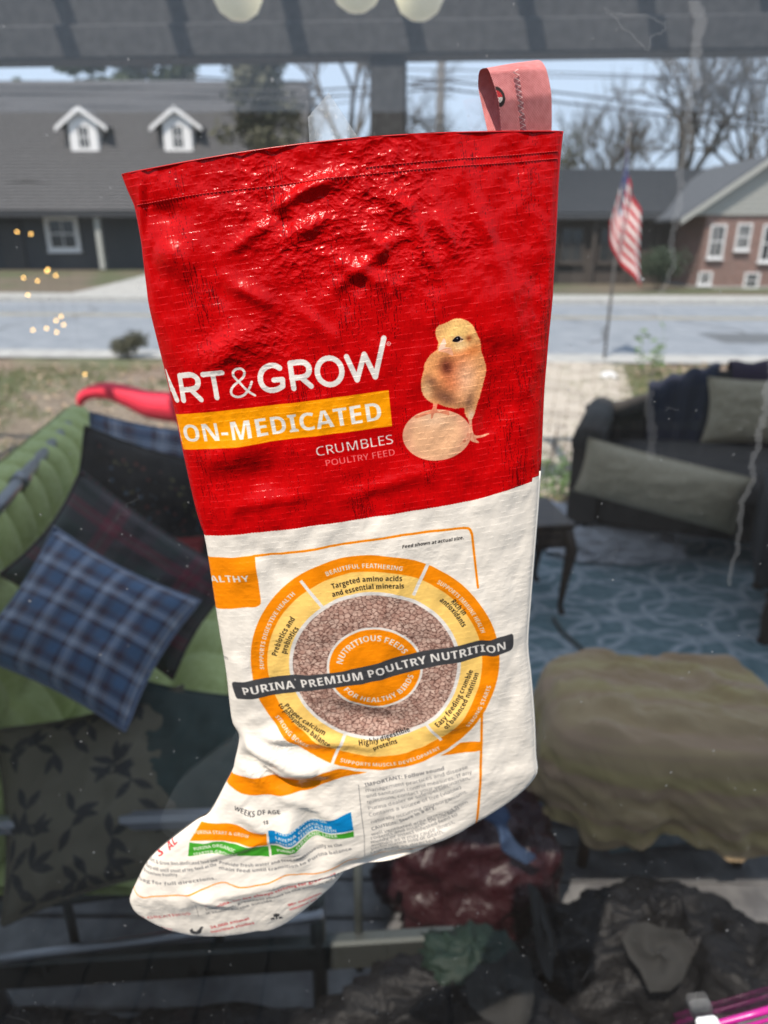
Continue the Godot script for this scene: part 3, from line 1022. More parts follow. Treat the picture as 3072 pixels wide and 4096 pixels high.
func porch():
	var o := thing("porch", "grey timber porch with post, header beam and board floor", "porch", Vector3.ZERO)
	# porch edge: the line of the outer beam, a few degrees off the window
	var yaw := deg_to_rad(-3.3)
	var b := Basis(Vector3.UP, yaw)
	var edge := Vector3(0.023, 0, -3.95)
	for x in [0.0, -3.6, 3.9]:
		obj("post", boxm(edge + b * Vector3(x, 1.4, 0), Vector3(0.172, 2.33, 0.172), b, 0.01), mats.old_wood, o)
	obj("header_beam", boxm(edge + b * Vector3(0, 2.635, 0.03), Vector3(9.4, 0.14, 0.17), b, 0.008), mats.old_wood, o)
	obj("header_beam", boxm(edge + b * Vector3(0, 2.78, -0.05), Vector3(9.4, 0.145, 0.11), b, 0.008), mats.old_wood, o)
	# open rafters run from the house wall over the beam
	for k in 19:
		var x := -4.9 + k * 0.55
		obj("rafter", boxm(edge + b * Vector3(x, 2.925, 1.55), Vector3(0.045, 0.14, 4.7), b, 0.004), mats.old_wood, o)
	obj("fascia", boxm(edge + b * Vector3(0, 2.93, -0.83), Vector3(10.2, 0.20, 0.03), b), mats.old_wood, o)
	# fairy lights hung from the rafter ends
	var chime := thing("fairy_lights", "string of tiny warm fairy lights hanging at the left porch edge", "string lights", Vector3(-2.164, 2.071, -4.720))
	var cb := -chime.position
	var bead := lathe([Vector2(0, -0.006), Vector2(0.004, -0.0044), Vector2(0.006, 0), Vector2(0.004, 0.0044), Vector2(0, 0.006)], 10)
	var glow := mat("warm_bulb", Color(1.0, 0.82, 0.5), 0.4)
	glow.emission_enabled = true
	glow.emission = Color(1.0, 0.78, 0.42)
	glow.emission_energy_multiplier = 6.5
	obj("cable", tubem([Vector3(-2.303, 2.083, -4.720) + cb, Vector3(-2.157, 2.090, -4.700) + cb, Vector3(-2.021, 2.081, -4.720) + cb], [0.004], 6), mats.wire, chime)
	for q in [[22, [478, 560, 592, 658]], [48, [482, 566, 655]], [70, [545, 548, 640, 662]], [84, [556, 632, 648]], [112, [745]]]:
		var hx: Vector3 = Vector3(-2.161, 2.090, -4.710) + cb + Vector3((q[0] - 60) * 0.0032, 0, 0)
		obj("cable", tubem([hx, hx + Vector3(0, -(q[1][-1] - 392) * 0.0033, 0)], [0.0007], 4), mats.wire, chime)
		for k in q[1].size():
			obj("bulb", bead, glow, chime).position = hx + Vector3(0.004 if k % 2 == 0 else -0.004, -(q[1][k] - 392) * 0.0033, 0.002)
	# floor
	for k in 33:
		var z := -0.62 - k * 0.1085
		obj("floor_plank", boxm(Vector3(0.0, FLOOR - 0.02, z), Vector3(9.0, 0.04, 0.103), Basis(Vector3.UP, yaw * k / 33.0), 0.004), mats.floor_wood, o)
	obj("floor_beam", boxm(Vector3(0, 0.09, -2.25), Vector3(8.6, 0.22, 3.2), Basis.IDENTITY), mats.dark_paint, o)
	# ceiling lamp with three glass shades
	var lamp := thing("ceiling_lamp", "dark hanging lamp with glowing glass shades under the porch ceiling", "lamp", Vector3(-0.06, 2.80, -1.9))
	obj("stem", tubem([Vector3.ZERO, Vector3(0, -0.1, 0), Vector3(0, -0.46, 0)], [0.012], 8), mats.dark_paint, lamp)
	obj("canopy", lathe([Vector2(0, -0.03), Vector2(0.06, -0.028), Vector2(0.075, -0.005), Vector2(0, 0.0)], 20), mats.dark_paint, lamp)
	var opal := mat("opal_glass", lin(0.72, 0.72, 0.66), 0.35)
	opal.emission_enabled = true
	opal.emission = Color(1.0, 0.97, 0.82)
	opal.emission_energy_multiplier = 0.2
	for x in [-0.27, 0.0, 0.14]:
		var z := 0.0 if x != 0.0 else 0.06
		var arm := Vector3(x, -0.38, z)
		obj("arm", tubem([Vector3(0, -0.4, 0), Vector3(x * 0.6, -0.36, z * 0.6), Vector3(x, -0.375, z), arm + Vector3(0, -0.03, 0)], [0.008], 8), mats.dark_paint, lamp)
		var sh := obj("lamp_shade", lathe([Vector2(0.018, -0.245), Vector2(0.045, -0.27), Vector2(0.057, -0.31), Vector2(0.06, -0.345), Vector2(0.055, -0.375), Vector2(0.043, -0.398), Vector2(0.022, -0.412), Vector2(0.0, -0.415)], 24), opal, lamp)
		sh.position = Vector3(x, -0.165, z)
		var l := OmniLight3D.new()
		l.name = "bulb_light"
		l.light_energy = 0.012
		l.light_color = Color(1.0, 0.95, 0.8)
		l.light_size = 0.05
		l.omni_range = 6.0
		l.omni_attenuation = 2.0
		l.shadow_enabled = true
		l.position = lamp.position + Vector3(x, -0.5, z)
		add_child(l)

func window_and_wall():
	# the wall that holds the window: it faces the camera and the sun
	# unseen greenery added behind the camera so the pane mirrors something dark
	var hg := thing("added_hedge", "unseen dark green bushes added to darken the pane reflection", "added_hedge", Vector3(0, 0, 6.6))
	var hs := begin()
	for k in 150:
		clump(hs, Vector3(rng.randf_range(-9, 9), rng.randf_range(0.3, 2.7), rng.randf_range(-0.35, 0.35)), Vector3(0.7, 0.5, 0.4), 70, 0.14)
	obj("foliage", fin(hs), mats.bush_leaf, hg)
	obj("inner_growth", boxm(Vector3(0, 1.4, 0.1), Vector3(18.6, 2.9, 0.5)), mats.bush_leaf, hg)
	mat("dark_boards", lin(0.02, 0.018, 0.016), 0.95, 0.0, 0.15)
	var dk := Node3D.new()  # unseen dark boards, added to cut bright reflections in the pane
	dk.name = "added_deck"
	add_child(dk)
	dk.set_meta("kind", "structure")
	dk.set_meta("label", "unseen dark boards added to keep the pane reflection low")
	var dmesh := boxm(Vector3(0, 0.10, 2.6), Vector3(0.14, 0.03, 5.9), Basis.IDENTITY, 0.004)
	for k in 60:
		obj("added_plank", dmesh, mats.dark_boards, dk).position.x = -4.4 + k * 0.1445
	var w := thing("house_wall", "pale board wall of the house around the porch window", "wall", Vector3.ZERO)
	var zc := -0.455
	var left := -0.44
	var right := 0.80
	var top := 1.91
	var sill := 0.93
	for s in [[-6.0, left, 0.0, 7.0], [right, 6.0, 0.0, 7.0], [left, right, top, 7.0], [left, right, 0.0, sill]]:  # unseen upper height raised to keep the sun off the porch
		obj("wall_panel", boxm(Vector3((s[0] + s[1]) / 2, (s[2] + s[3]) / 2, zc), Vector3(s[1] - s[0], s[3] - s[2], 0.12)), mats.white_trim, w)
	var wn := thing("window", "window with dusty glass behind the hanging stocking", "window", Vector3(0, 0, 0))
	obj("glass_pane", boxm(Vector3(0, (top + sill) / 2, -0.424), Vector3(right - left - 0.01, top - sill - 0.01, 0.003)), glass_mat(), wn)
	var st := begin()
	for x in [left + 0.018, right - 0.018]:
		bx(st, Vector3(x, (top + sill) / 2, -0.4395), Vector3(0.03, top - sill - 0.004, 0.026), Basis.IDENTITY, 0.003)
	for y in [top - 0.018, sill + 0.018]:
		bx(st, Vector3(0, y, -0.4395), Vector3(right - left - 0.07, 0.03, 0.026), Basis.IDENTITY, 0.003)
	obj("frame", fin(st), mats.dark_paint, wn)
	obj("sill", boxm(Vector3(0, sill - 0.02, -0.365), Vector3(right - left + 0.1, 0.03, 0.09), Basis.IDENTITY, 0.004), mats.dark_paint, wn)
	# dust, smears and dried runs on the pane, with haze painted in towards the top
	var dm := mat("glass_dirt_haze", Color.WHITE, 0.9, 0.0, 0.2)
	dm.transparency = BaseMaterial3D.TRANSPARENCY_ALPHA
	dm.albedo_texture = dirt_haze_print(left, right, sill, top)
	st = begin()
	var z := -0.4215
	tri(st, Vector3(left, top, z), Vector3(right, top, z), Vector3(right, sill, z), Vector2(0, 0), Vector2(1, 0), Vector2(1, 1))
	tri(st, Vector3(left, top, z), Vector3(right, sill, z), Vector3(left, sill, z), Vector2(0, 0), Vector2(1, 1), Vector2(0, 1))
	obj("dirt_haze", fin(st), dm, wn)
	# clear tape stuck on the pane
	var tm := mat("clear_tape", Color(0.85, 0.88, 0.9, 0.2), 0.3)
	tm.transparency = BaseMaterial3D.TRANSPARENCY_ALPHA
	tm.normal_enabled = true
	var tn := FastNoiseLite.new(); tn.seed = 3; tn.frequency = 0.06; tn.noise_type = FastNoiseLite.TYPE_CELLULAR
	var tt := NoiseTexture2D.new(); tt.noise = tn; tt.as_normal_map = true; tt.bump_strength = 6.0; tt.width = 128; tt.height = 128
	tm.normal_texture = tt
	tm.uv1_scale = Vector3(18, 18, 18)
	var poly := PackedVector2Array([Vector2(-0.02622, 0.06577), Vector2(-0.01211, 0.04641), Vector2(-0.02000, 0.04104), Vector2(-0.03598, 0.04363), Vector2(-0.03642, 0.05542)])
	var k := 0.418 / 0.38
	for i in poly.size():
		poly[i] = poly[i] * k + Vector2(0, 1.75)
	st = begin()
	prism(st, poly, -0.4206, -0.4202)
	tag(obj("clear_tape", fin(st), tm), "piece of clear bubbled tape on the glass above the red rim", "tape")

func glass_mat() -> StandardMaterial3D:
	var m := mat("pane_glass", Color(0.9, 0.95, 0.95, 0.0), 0.0)
	m.transparency = BaseMaterial3D.TRANSPARENCY_ALPHA
	return m

func dirt_haze_print(left: float, right: float, sill: float, top: float) -> Texture2D:
	var w := 1900
	var h := int(w * (top - sill) / (right - left))
	var n := FastNoiseLite.new(); n.seed = 31; n.frequency = 0.006; n.fractal_octaves = 5
	var n2 := FastNoiseLite.new(); n2.seed = 32; n2.frequency = 0.05; n2.fractal_octaves = 3
	var a := PackedFloat32Array()
	a.resize(w * h)
	for y in h:
		var vy := float(y) / h
		for x in w:
			var v := n.get_noise_2d(x * 0.8, y) * 0.5 + 0.5
			var s := n2.get_noise_2d(x * 1.0, y * 0.35) * 0.5 + 0.5
			a[y * w + x] = 0.003 + 0.009 * v * v + 0.006 * smoothstep(0.5, 0.9, s) * v + 0.030 * smoothstep(0.55, 0.0, vy) * v  # last term is painted haze, growing towards the top
	var dot := func(px: float, py: float, r: float, k: float):
		for yy in range(maxi(0, int(py - r - 1)), mini(h, int(py + r + 2))):
			for xx in range(maxi(0, int(px - r - 1)), mini(w, int(px + r + 2))):
				var d := Vector2(xx - px, yy - py).length()
				var c := smoothstep(r + 0.7, r * 0.35, d) * k
				a[yy * w + xx] = maxf(a[yy * w + xx], c)
	for i in 1300:
		dot.call(rng.randf() * w, rng.randf() * h, 0.6 + 1.5 * pow(rng.randf(), 5.0), rng.randf_range(0.05, 0.28))
	# fine scratches and the outline of an old sticker
	var line := func(p: Vector2, q: Vector2, r: float, k: float, wob: float):
		var m := int((q - p).length() / maxf(0.5, r * 0.5))
		for i in m:
			var t := float(i) / m
			var c := p.lerp(q, t) + Vector2(n2.get_noise_2d(t * 34.0, r * 7.0), n2.get_noise_2d(3.0, t * 34.0)) * wob
			dot.call(c.x, c.y, r * (0.8 + 0.3 * n2.get_noise_2d(t * 300.0, 9.0)), k)
	var px := func(v: Vector2) -> Vector2:
		var q := v * (0.4215 / 0.38) + Vector2(0, 1.75)
		return Vector2((q.x - left) / (right - left) * w, (top - q.y) / (top - sill) * h)
	var run1 := [Vector2(0.14236, 0.10534), Vector2(0.14425, 0.08033), Vector2(0.14424, 0.05966), Vector2(0.14427, 0.02580), Vector2(0.14568, -0.00399), Vector2(0.14381, -0.03568)]
	for i in 5:
		line.call(px.call(run1[i]), px.call(run1[i + 1]), 7.5 - i * 0.7, 0.16 - i * 0.02, 6.0)
	var run2 := [Vector2(0.20723, -0.05471), Vector2(0.20787, -0.07952), Vector2(0.20726, -0.10287), Vector2(0.20771, -0.11902), Vector2(0.20679, -0.14989), Vector2(0.20882, -0.19177)]
	for i in 5:
		line.call(px.call(run2[i]), px.call(run2[i + 1]), 6.5 - i * 0.6, 0.14 - i * 0.016, 6.0)
	line.call(px.call(Vector2(0.14457, -0.07698)), px.call(Vector2(0.15031, -0.11358)), 8.0, 0.055, 4.0)
	var stk := [Vector2(0.09972, 0.09922), Vector2(0.12775, 0.09390), Vector2(0.12070, 0.08344), Vector2(0.09972, 0.09922)]
	for i in 3:
		line.call(px.call(stk[i]), px.call(stk[i + 1]), 1.2, 0.09, 6.0)
	for i in 60:
		var p := Vector2(rng.randf() * w, rng.randf() * h)
		line.call(p, p + Vector2(rng.randfn() * 22.0, rng.randfn() * 14.0), 0.7, 0.05, 5.0)
	var im := Image.create(w, h, false, Image.FORMAT_RGBA8)
	for y in h:
		for x in w:
			im.set_pixel(x, y, Color(0.84, 0.85, 0.86, a[y * w + x]))
	return ImageTexture.create_from_image(im)

# ------------------------------------------------------------------ furniture on the porch
func plaid(key: String, bands: Array, ground: Color, size := 256) -> StandardMaterial3D:
	# bands: [offset, width, colour, strength] woven both ways
	var m := mat(key, Color.WHITE, 0.9)
	var im := Image.create(size, size, false, Image.FORMAT_RGB8)
	var line := func(t: float) -> Array:
		var c := ground
		for b in bands:
			var d := absf(fposmod(t - b[0] + 0.5, 1.0) - 0.5)
			if d < b[1]:
				c = c.lerp(b[2], b[3])
		return [c]
	for y in size:
		var cy: Color = line.call(fposmod(float(y) / size * 2.0, 1.0))[0]
		for x in size:
			var cx: Color = line.call(fposmod(float(x) / size * 2.0, 1.0))[0]
			im.set_pixel(x, y, cx.lerp(cy, 0.56 if (x + y) % 3 == 0 else 0.5).linear_to_srgb())
	m.albedo_texture = ImageTexture.create_from_image(im)
	m.rim_enabled = true; m.rim = 0.25
	return m

func pillow_mesh(w: float, h: float, t: float, seed_ := 1, pinch := 0.10) -> ArrayMesh:
	var n := FastNoiseLite.new(); n.seed = seed_; n.frequency = 5.0
	var st := SurfaceTool.new()
	st.begin(Mesh.PRIMITIVE_TRIANGLES)
	for side in [1.0, -1.0]:
		var g := grid(26, 26, func(u: float, v: float):
			var a: float = u * 2.0 - 1.0
			var b: float = v * 2.0 - 1.0
			var p := pow(maxf((1.0 - a * a) * (1.0 - b * b), 0.0), 0.42)
			var x: float = a * w * 0.5 * (1.0 - pinch * (1.0 - b * b))
			var y: float = b * h * 0.5 * (1.0 - pinch * (1.0 - a * a))
			return Vector3(x, y, side * (t * 0.5 * p + n.get_noise_3d(x * 3.0, y * 3.0, side) * 0.02 * p)), side < 0.0)
		st.append_from(g, 0, Transform3D.IDENTITY)
	return st.commit()

func piping(w: float, h: float, pinch := 0.10, r := 0.005) -> ArrayMesh:
	var pts := []
	for e in 4:
		for k in 12:
			var t := -1.0 + k / 6.0
			var a: float = [t, 1.0, -t, -1.0][e]
			var b: float = [-1.0, t, 1.0, -t][e]
			pts.append(Vector3(a * w * 0.5 * (1.0 - pinch * (1.0 - b * b)), b * h * 0.5 * (1.0 - pinch * (1.0 - a * a)), 0))
	pts.append(pts[0]); 
	return tubem(pts, [r], 6)

func lobed(a: Vector3, b: Vector3, c: Vector3, d: Vector3, thick: float, nu: int, nv: int, bulge: float) -> ArrayMesh:
	# a tufted cushion over the quad a (u=v=0) b (u=1) c (u=v=1) d (v=1); u x v faces out
	var nrm := (b - a).cross(d - a).normalized()
	var st := SurfaceTool.new()
	st.begin(Mesh.PRIMITIVE_TRIANGLES)
	var f := func(u: float, v: float) -> Vector3:
		var p := a.lerp(b, u).lerp(d.lerp(c, u), v)
		var l := sqrt(absf(sin(u * nu * PI)) * 0.75 + 0.0) * (0.35 + 0.65 * sqrt(absf(sin(v * nv * PI))))
		var e := minf(1.0, 9.0 * minf(minf(u, 1.0 - u), minf(v, 1.0 - v)))
		return p + nrm * (bulge * l + thick * sqrt(e)) + (b - a).normalized() * sin(v * 19.0 + u * 7.0) * 0.004
	st.append_from(grid(nu * 10, nv * 10, f), 0, Transform3D.IDENTITY)
	var g := func(u: float, v: float) -> Vector3:
		return a.lerp(b, u).lerp(d.lerp(c, u), v) - nrm * 0.01
	st.append_from(grid(4, 4, g, true), 0, Transform3D.IDENTITY)
	return st.commit()

func daybed():
	var o := thing("daybed", "steel framed porch daybed with a tufted lime green cushion", "daybed", Vector3(-0.65, FLOOR, -1.7))
	var off := -o.position
	var green := mat("lime_cloth", lin(0.1, 0.1, 0.1), 0.85)
	tri_tex(green, noise_tex(0.05, 4, lin(0.47, 0.54, 0.20), lin(0.58, 0.66, 0.29), 41), Vector3(3, 3, 3))
	green.rim_enabled = true; green.rim = 0.2
	var A := Vector3(-0.74, 0.64, -0.98) + off
	var B := Vector3(-1.00, 0.64, -2.62) + off
	var C := Vector3(-1.17, 1.18, -2.60) + off
	var D := Vector3(-0.93, 1.18, -0.98) + off
	obj("back_cushion", lobed(A, B, C, D, 0.05, 13, 3, 0.055), green, o)
	obj("seat_cushion", lobed(Vector3(-0.76, 0.60, -0.99) + off, Vector3(-0.16, 0.60, -0.99) + off, Vector3(-0.42, 0.60, -2.6) + off, Vector3(-1.02, 0.60, -2.62) + off, 0.05, 4, 9, 0.05), green, o)
	# steel frame
	var st := begin(true)
	var bar := [Vector3(-0.836, 1.160, -1.025) + off, Vector3(-0.923, 1.160, -1.587) + off, Vector3(-1.107, 1.160, -2.462) + off]
	obj("back_rail", tubem(bar, [0.017], 12), mats.steel, o)
	obj("rail_clamp", tubem([bar[1].lerp(bar[2], 0.18), bar[1].lerp(bar[2], 0.24)], [0.023], 12), mats.steel, o)
	for z in [-1.0, -2.62]:
		var x := -0.95 if z > -1.5 else -1.18
		obj("rear_leg", tubem([Vector3(x + 0.16, FLOOR, z) + off, Vector3(x + 0.12, 0.55, z) + off, Vector3(x - 0.02, 1.15, z) + off], [0.016], 10), mats.steel, o)
		obj("front_leg", tubem([Vector3(x + 0.82, FLOOR, z) + off, Vector3(x + 0.82, 0.58, z) + off], [0.016], 10), mats.dark_steel, o)
	obj("end_rail", boxm((Vector3(-0.707, 0.737, -1.000) + Vector3(-0.261, 0.776, -1.000)) / 2 + off + Vector3(-0.1, 0, 0), Vector3(0.90, 0.032, 0.03), Basis(Vector3.BACK, deg_to_rad(2.6)), 0.008), mats.steel, o)
	obj("end_board", boxm((Vector3(-0.784, 0.339, -1.000) + Vector3(-0.119, 0.452, -1.000)) / 2 + off, Vector3(1.2, 0.075, 0.03), Basis(Vector3.BACK, deg_to_rad(5.0)), 0.006), mats.dark_steel, o)
	obj("end_rod", tubem([Vector3(-0.861, 0.424, -0.970) + off, Vector3(-0.518, 0.484, -0.970) + off, Vector3(-0.113, 0.564, -0.970) + off], [0.011], 8), mats.steel, o)
	for x in [-0.62, -0.33, -0.05]:
		obj("spindle", tubem([Vector3(x, 0.66, -1.012) + off, Vector3(x, 0.36, -1.012) + off], [0.009], 8), mats.dark_steel, o)
	obj("side_rail", boxm(Vector3(-0.30, 0.56, -1.8) + off, Vector3(0.03, 0.05, 1.62), Basis(Vector3.UP, deg_to_rad(9.0)), 0.006), mats.dark_steel, o)
	obj("lower_cloth", boxm(Vector3(-0.60, 0.57, -1.8) + off, Vector3(0.58, 0.03, 1.6), Basis(Vector3.UP, deg_to_rad(9.0)), 0.01), mats.dark_steel, o)

func place_pillow(called: String, label: String, at: Vector3, size: Vector3, rot: Vector3, m: Material, seed_: int, pm: Material = null, group := "") -> Node3D:
	var o := thing(called, label, "pillow", at, group)
	o.rotation_degrees = rot
	obj("cover", pillow_mesh(size.x, size.y, size.z, seed_), m, o)
	obj("piping", piping(size.x, size.y), pm if pm else m, o)
	return o

func pillows():
	var w := lin(0.5, 0.5, 0.5)
	var blue := plaid("blue_plaid", [[0.10, 0.17, Color(0.075, 0.15, 0.28), 0.9], [0.5, 0.11, Color(0.19, 0.25, 0.38), 0.9], [0.5, 0.022, Color(0.75, 0.75, 0.78), 0.9], [0.40, 0.012, Color(0.65, 0.65, 0.68), 0.8], [0.60, 0.012, Color(0.65, 0.65, 0.68), 0.8], [0.78, 0.06, Color(0.06, 0.03, 0.05), 0.9], [0.30, 0.05, Color(0.05, 0.03, 0.055), 0.8]], Color(0.085, 0.105, 0.17))
	var blue2 := blue.duplicate()
	blue2.uv1_scale = Vector3(1.5, 1.5, 1)
	blue.uv1_scale = Vector3(2.3, 2.3, 1)
	var maroon := plaid("maroon_plaid", [[0.15, 0.14, Color(0.03, 0.05, 0.046), 0.9], [0.55, 0.10, Color(0.20, 0.025, 0.05), 0.85], [0.55, 0.02, Color(0.13, 0.10, 0.09), 0.6], [0.82, 0.05, Color(0.008, 0.012, 0.016), 0.9]], Color(0.05, 0.04, 0.048))
	place_pillow("pillow", "blue and white plaid pillow at the near end of the green daybed", Vector3(-0.579, 1.046, -1.210), Vector3(0.325, 0.28, 0.24), Vector3(-38, 18, -36), blue, 3)
	place_pillow("pillow", "dark maroon and green plaid pillow behind the front blue one", Vector3(-0.590, 1.031, -1.460), Vector3(0.44, 0.28, 0.17), Vector3(-22, 20, -42), maroon, 5)
	# black pillow with a scatter of small flecks, a pale oval patch and a red tab
	var fl := mat("flecked_cloth", Color.WHITE, 0.9)
	var im := Image.create(256, 256, false, Image.FORMAT_RGB8)
	im.fill(lin(0.012, 0.012, 0.013))
	for k in 90:
		var c: Color = [lin(0.10, 0.09, 0.04), lin(0.06, 0.09, 0.12), lin(0.10, 0.03, 0.025)][k % 3]
		var cx := rng.randf_range(20, 236)
		var cy := rng.randf_range(20, 150)
		var rr := rng.randf_range(1.5, 4.5)
		for y in range(int(cy - rr), int(cy + rr) + 1):
			for x in range(int(cx - rr), int(cx + rr) + 1):
				if Vector2(x - cx, y - cy).length() < rr:
					im.set_pixel(clampi(x, 0, 255), clampi(255 - y, 0, 255), c)
	var pale := lin(0.36, 0.37, 0.35)
	for y in 256:
		for x in 256:
			var d := Vector2((x - 172) / 31.0, (y - 62) / 42.0).length()
			if d < 1.0:
				im.set_pixel(x, y, pale)
	fl.albedo_texture = ImageTexture.create_from_image(im)
	place_pillow("pillow", "black pillow with small coloured flecks and a pale oval patch", Vector3(-0.621, 1.074, -1.720), Vector3(0.40, 0.38, 0.16), Vector3(-18, 24, -22), fl, 8)
	var red := mat("red_cloth", lin(0.20, 0.012, 0.016), 0.85)
	place_pillow("pillow", "small dark red cushion tucked under the black flecked pillow", Vector3(-0.535, 1.000, -1.620), Vector3(0.15, 0.11, 0.06), Vector3(-20, 25, -10), red, 9)
	place_pillow("pillow", "blue plaid pillow at the far end of the green daybed", Vector3(-0.673, 1.094, -1.980), Vector3(0.40, 0.33, 0.18), Vector3(-14, 22, -14), blue2, 11)
	var dg := mat("dark_green_cloth", lin(0.03, 0.05, 0.045), 0.85)
	place_pillow("pillow", "plain dark green cushion lying at the near end of the daybed", Vector3(-0.367, 0.791, -1.130), Vector3(0.34, 0.28, 0.12), Vector3(-48, 12, -14), dg, 13)
	var lf := mat("leaf_cloth", Color.WHITE, 0.9)
	im = Image.create(256, 256, false, Image.FORMAT_RGB8)
	im.fill(lin(0.13, 0.112, 0.08))
	for k in 26:
		var c := Vector2(rng.randf() * 256, rng.randf() * 256)
		for j in 3:
			var a := rng.randf() * TAU
			for s in 44:
				var t := s / 44.0
				var q := c + Vector2(cos(a), sin(a)) * t * 34.0
				var wd := 5.5 * sin(t * PI)
				for e in range(-6, 7):
					if absf(e) <= wd:
						var z := q + Vector2(-sin(a), cos(a)) * e
						im.set_pixel(posmod(int(z.x), 256), posmod(int(z.y), 256), lin(0.03, 0.031, 0.031))
	lf.albedo_texture = ImageTexture.create_from_image(im)
	place_pillow("pillow", "beige cushion printed with dark leaves at the front of the daybed", Vector3(-0.542, 0.763, -1.060), Vector3(0.36, 0.34, 0.13), Vector3(-46, 10, 8), lf, 15)
	place_pillow("pillow", "small charcoal cushion in the front left corner of the daybed", Vector3(-0.736, 0.707, -1.120), Vector3(0.26, 0.22, 0.10), Vector3(-50, -8, 24), mats.dark_paint, 17)

func right_side():
	# sofa against the porch edge
	var brown := mat("sofa_brown", lin(0.1, 0.1, 0.1), 0.8)
	tri_tex(brown, noise_tex(0.06, 4, lin(0.038, 0.033, 0.030), lin(0.068, 0.058, 0.051), 51), Vector3(5, 5, 5), 0.15)
	var olive := mat("olive_cloth", lin(0.1, 0.1, 0.1), 0.9)
	tri_tex(olive, noise_tex(0.05, 4, lin(0.38, 0.32, 0.22), lin(0.50, 0.43, 0.31), 52), Vector3(4, 4, 4))
	var s := thing("sofa", "dark brown sofa with curved back and brown seat", "sofa", Vector3(0.97, FLOOR, -3.42))
	s.basis = Basis(Vector3(0.93, 0, 0.367), Vector3.UP, Vector3(-0.367, 0, 0.93))
	var st := begin()
	var top := [Vector2(-0.02, 0.22), Vector2(-0.02, 0.54), Vector2(0.05, 0.565), Vector2(0.17, 0.58), Vector2(0.32, 0.64), Vector2(0.46, 0.72), Vector2(0.62, 0.775), Vector2(0.85, 0.80), Vector2(1.1, 0.80), Vector2(1.35, 0.76), Vector2(1.55, 0.66), Vector2(1.68, 0.56), Vector2(1.68, 0.22)]
	prism(st, PackedVector2Array(top), -0.74, -0.60)
	var bk := obj("back", fin(st), brown, s)
	obj("back_roll", tubem(top.slice(1, 12).map(func(p): return Vector3(p.x, p.y, -0.665)), [0.075], 10), brown, bk)
	for x in [0.05, 1.61]:
		var a := begin()
		prism(a, PackedVector2Array([Vector2(-0.68, 0.14), Vector2(0.0, 0.14), Vector2(0.03, 0.5), Vector2(0.02, 0.58), Vector2(-0.05, 0.62), Vector2(-0.68, 0.60)]), -0.07, 0.07, Transform3D(Basis(Vector3(0, 0, 1), Vector3.UP, Vector3(-1, 0, 0)), Vector3(x, 0, 0)))
		var am := obj("arm", fin(a), brown, s)
		obj("arm_roll", tubem([Vector3(x, 0.59, -0.66), Vector3(x, 0.585, -0.3), Vector3(x, 0.57, 0.035)], [0.08], 12), brown, am)
	obj("base", boxm(Vector3(0.83, 0.24, -0.33), Vector3(1.42, 0.22, 0.62), Basis.IDENTITY, 0.02), brown, s)
	for p in [Vector3(0.05, 0, -0.04), Vector3(1.6, 0, -0.04), Vector3(0.05, 0, -0.64), Vector3(1.6, 0, -0.64)]:
		obj("leg", lathe([Vector2(0.018, 0), Vector2(0.03, 0.02), Vector2(0.02, 0.07), Vector2(0.035, 0.13), Vector2(0.035, 0.15)], 12), mats.dark_paint, s).position = p
	var cush := obj("seat_cushion", pillow_mesh(1.44, 0.66, 0.24, 21, 0.02), brown, s)
	cush.position = Vector3(0.83, 0.385, -0.30)
	cush.rotation_degrees = Vector3(-84, 0, 0)
	# bolster that fills the seat front
	var bl := thing("bolster", "long olive bolster lying along the sofa seat", "bolster", Vector3(1.289, 0.687, -3.120))
	bl.basis = s.basis * Basis(Vector3.BACK, deg_to_rad(-9))
	obj("cover", pillow_mesh(0.74, 0.27, 0.24, 33, 0.04), olive, bl)
	obj("piping", piping(0.74, 0.27, 0.04), olive, bl)
	var bp := place_pillow("pillow", "grey olive cushion leaning on the sofa back under the rim", s.position + s.basis * Vector3(0.86, 0.68, -0.50), Vector3(0.56, 0.34, 0.14), Vector3.ZERO, olive, 23)
	bp.basis = s.basis * Basis.from_euler(Vector3(-0.25, 0, 0.04))
	# throws
	var purple := mat("purple_throw", lin(0.040, 0.024, 0.05), 0.9)
	var navy := mat("navy_throw", lin(0.022, 0.026, 0.05), 0.9)
	for q in [[0.98, 0.28, purple, "dark purple throw hanging over the middle of the sofa back"], [0.46, 0.16, navy, "navy cloth folded over the left shoulder of the sofa back"]]:
		var cx: float = q[0]
		var hw: float = q[1]
		var cl := grid(16, 24, func(u: float, v: float):
			var x: float = cx + (u - 0.5) * 2.0 * hw * (1.0 + 0.1 * sin(v * 5.0))
			var ty := 0.56 + 0.25 * sin(clampf((x - 0.1) / 1.5, 0.0, 1.0) * PI)
			var a: float = v * 2.2 - 0.35
			var rr := 0.105 + 0.012 * sin(u * 21.0 + v * 3.0)
			if a < 0.0:
				return Vector3(x, ty + a * 0.9, -0.665 - rr)
			if a < 1.0:
				return Vector3(x, ty + sin(a * PI) * rr, -0.665 - cos(a * PI) * rr)
			return Vector3(x, ty - (a - 1.0) * 0.45, -0.665 + rr + (a - 1.0) * 0.09), true)
		var c2 := obj("throw", cl, q[2])
		c2.transform = s.transform
		tag(c2, q[3], "throw")
	# armchair at the right edge
	var ch := thing("armchair", "black armchair at the right edge with turned wooden legs", "chair", Vector3(1.511, 0.250, -2.434))
	ch.rotation_degrees.y = -24
	for p in [Vector3(0, 0, 0), Vector3(0.56, 0, 0), Vector3(0, 0, -0.52), Vector3(0.56, 0, -0.52)]:
		obj("leg", lathe([Vector2(0.016, 0), Vector2(0.028, 0.015), Vector2(0.02, 0.04), Vector2(0.03, 0.12), Vector2(0.022, 0.2), Vector2(0.032, 0.22)], 12), mat("dark_wood", lin(0.05, 0.03, 0.02), 0.45), ch).position = p
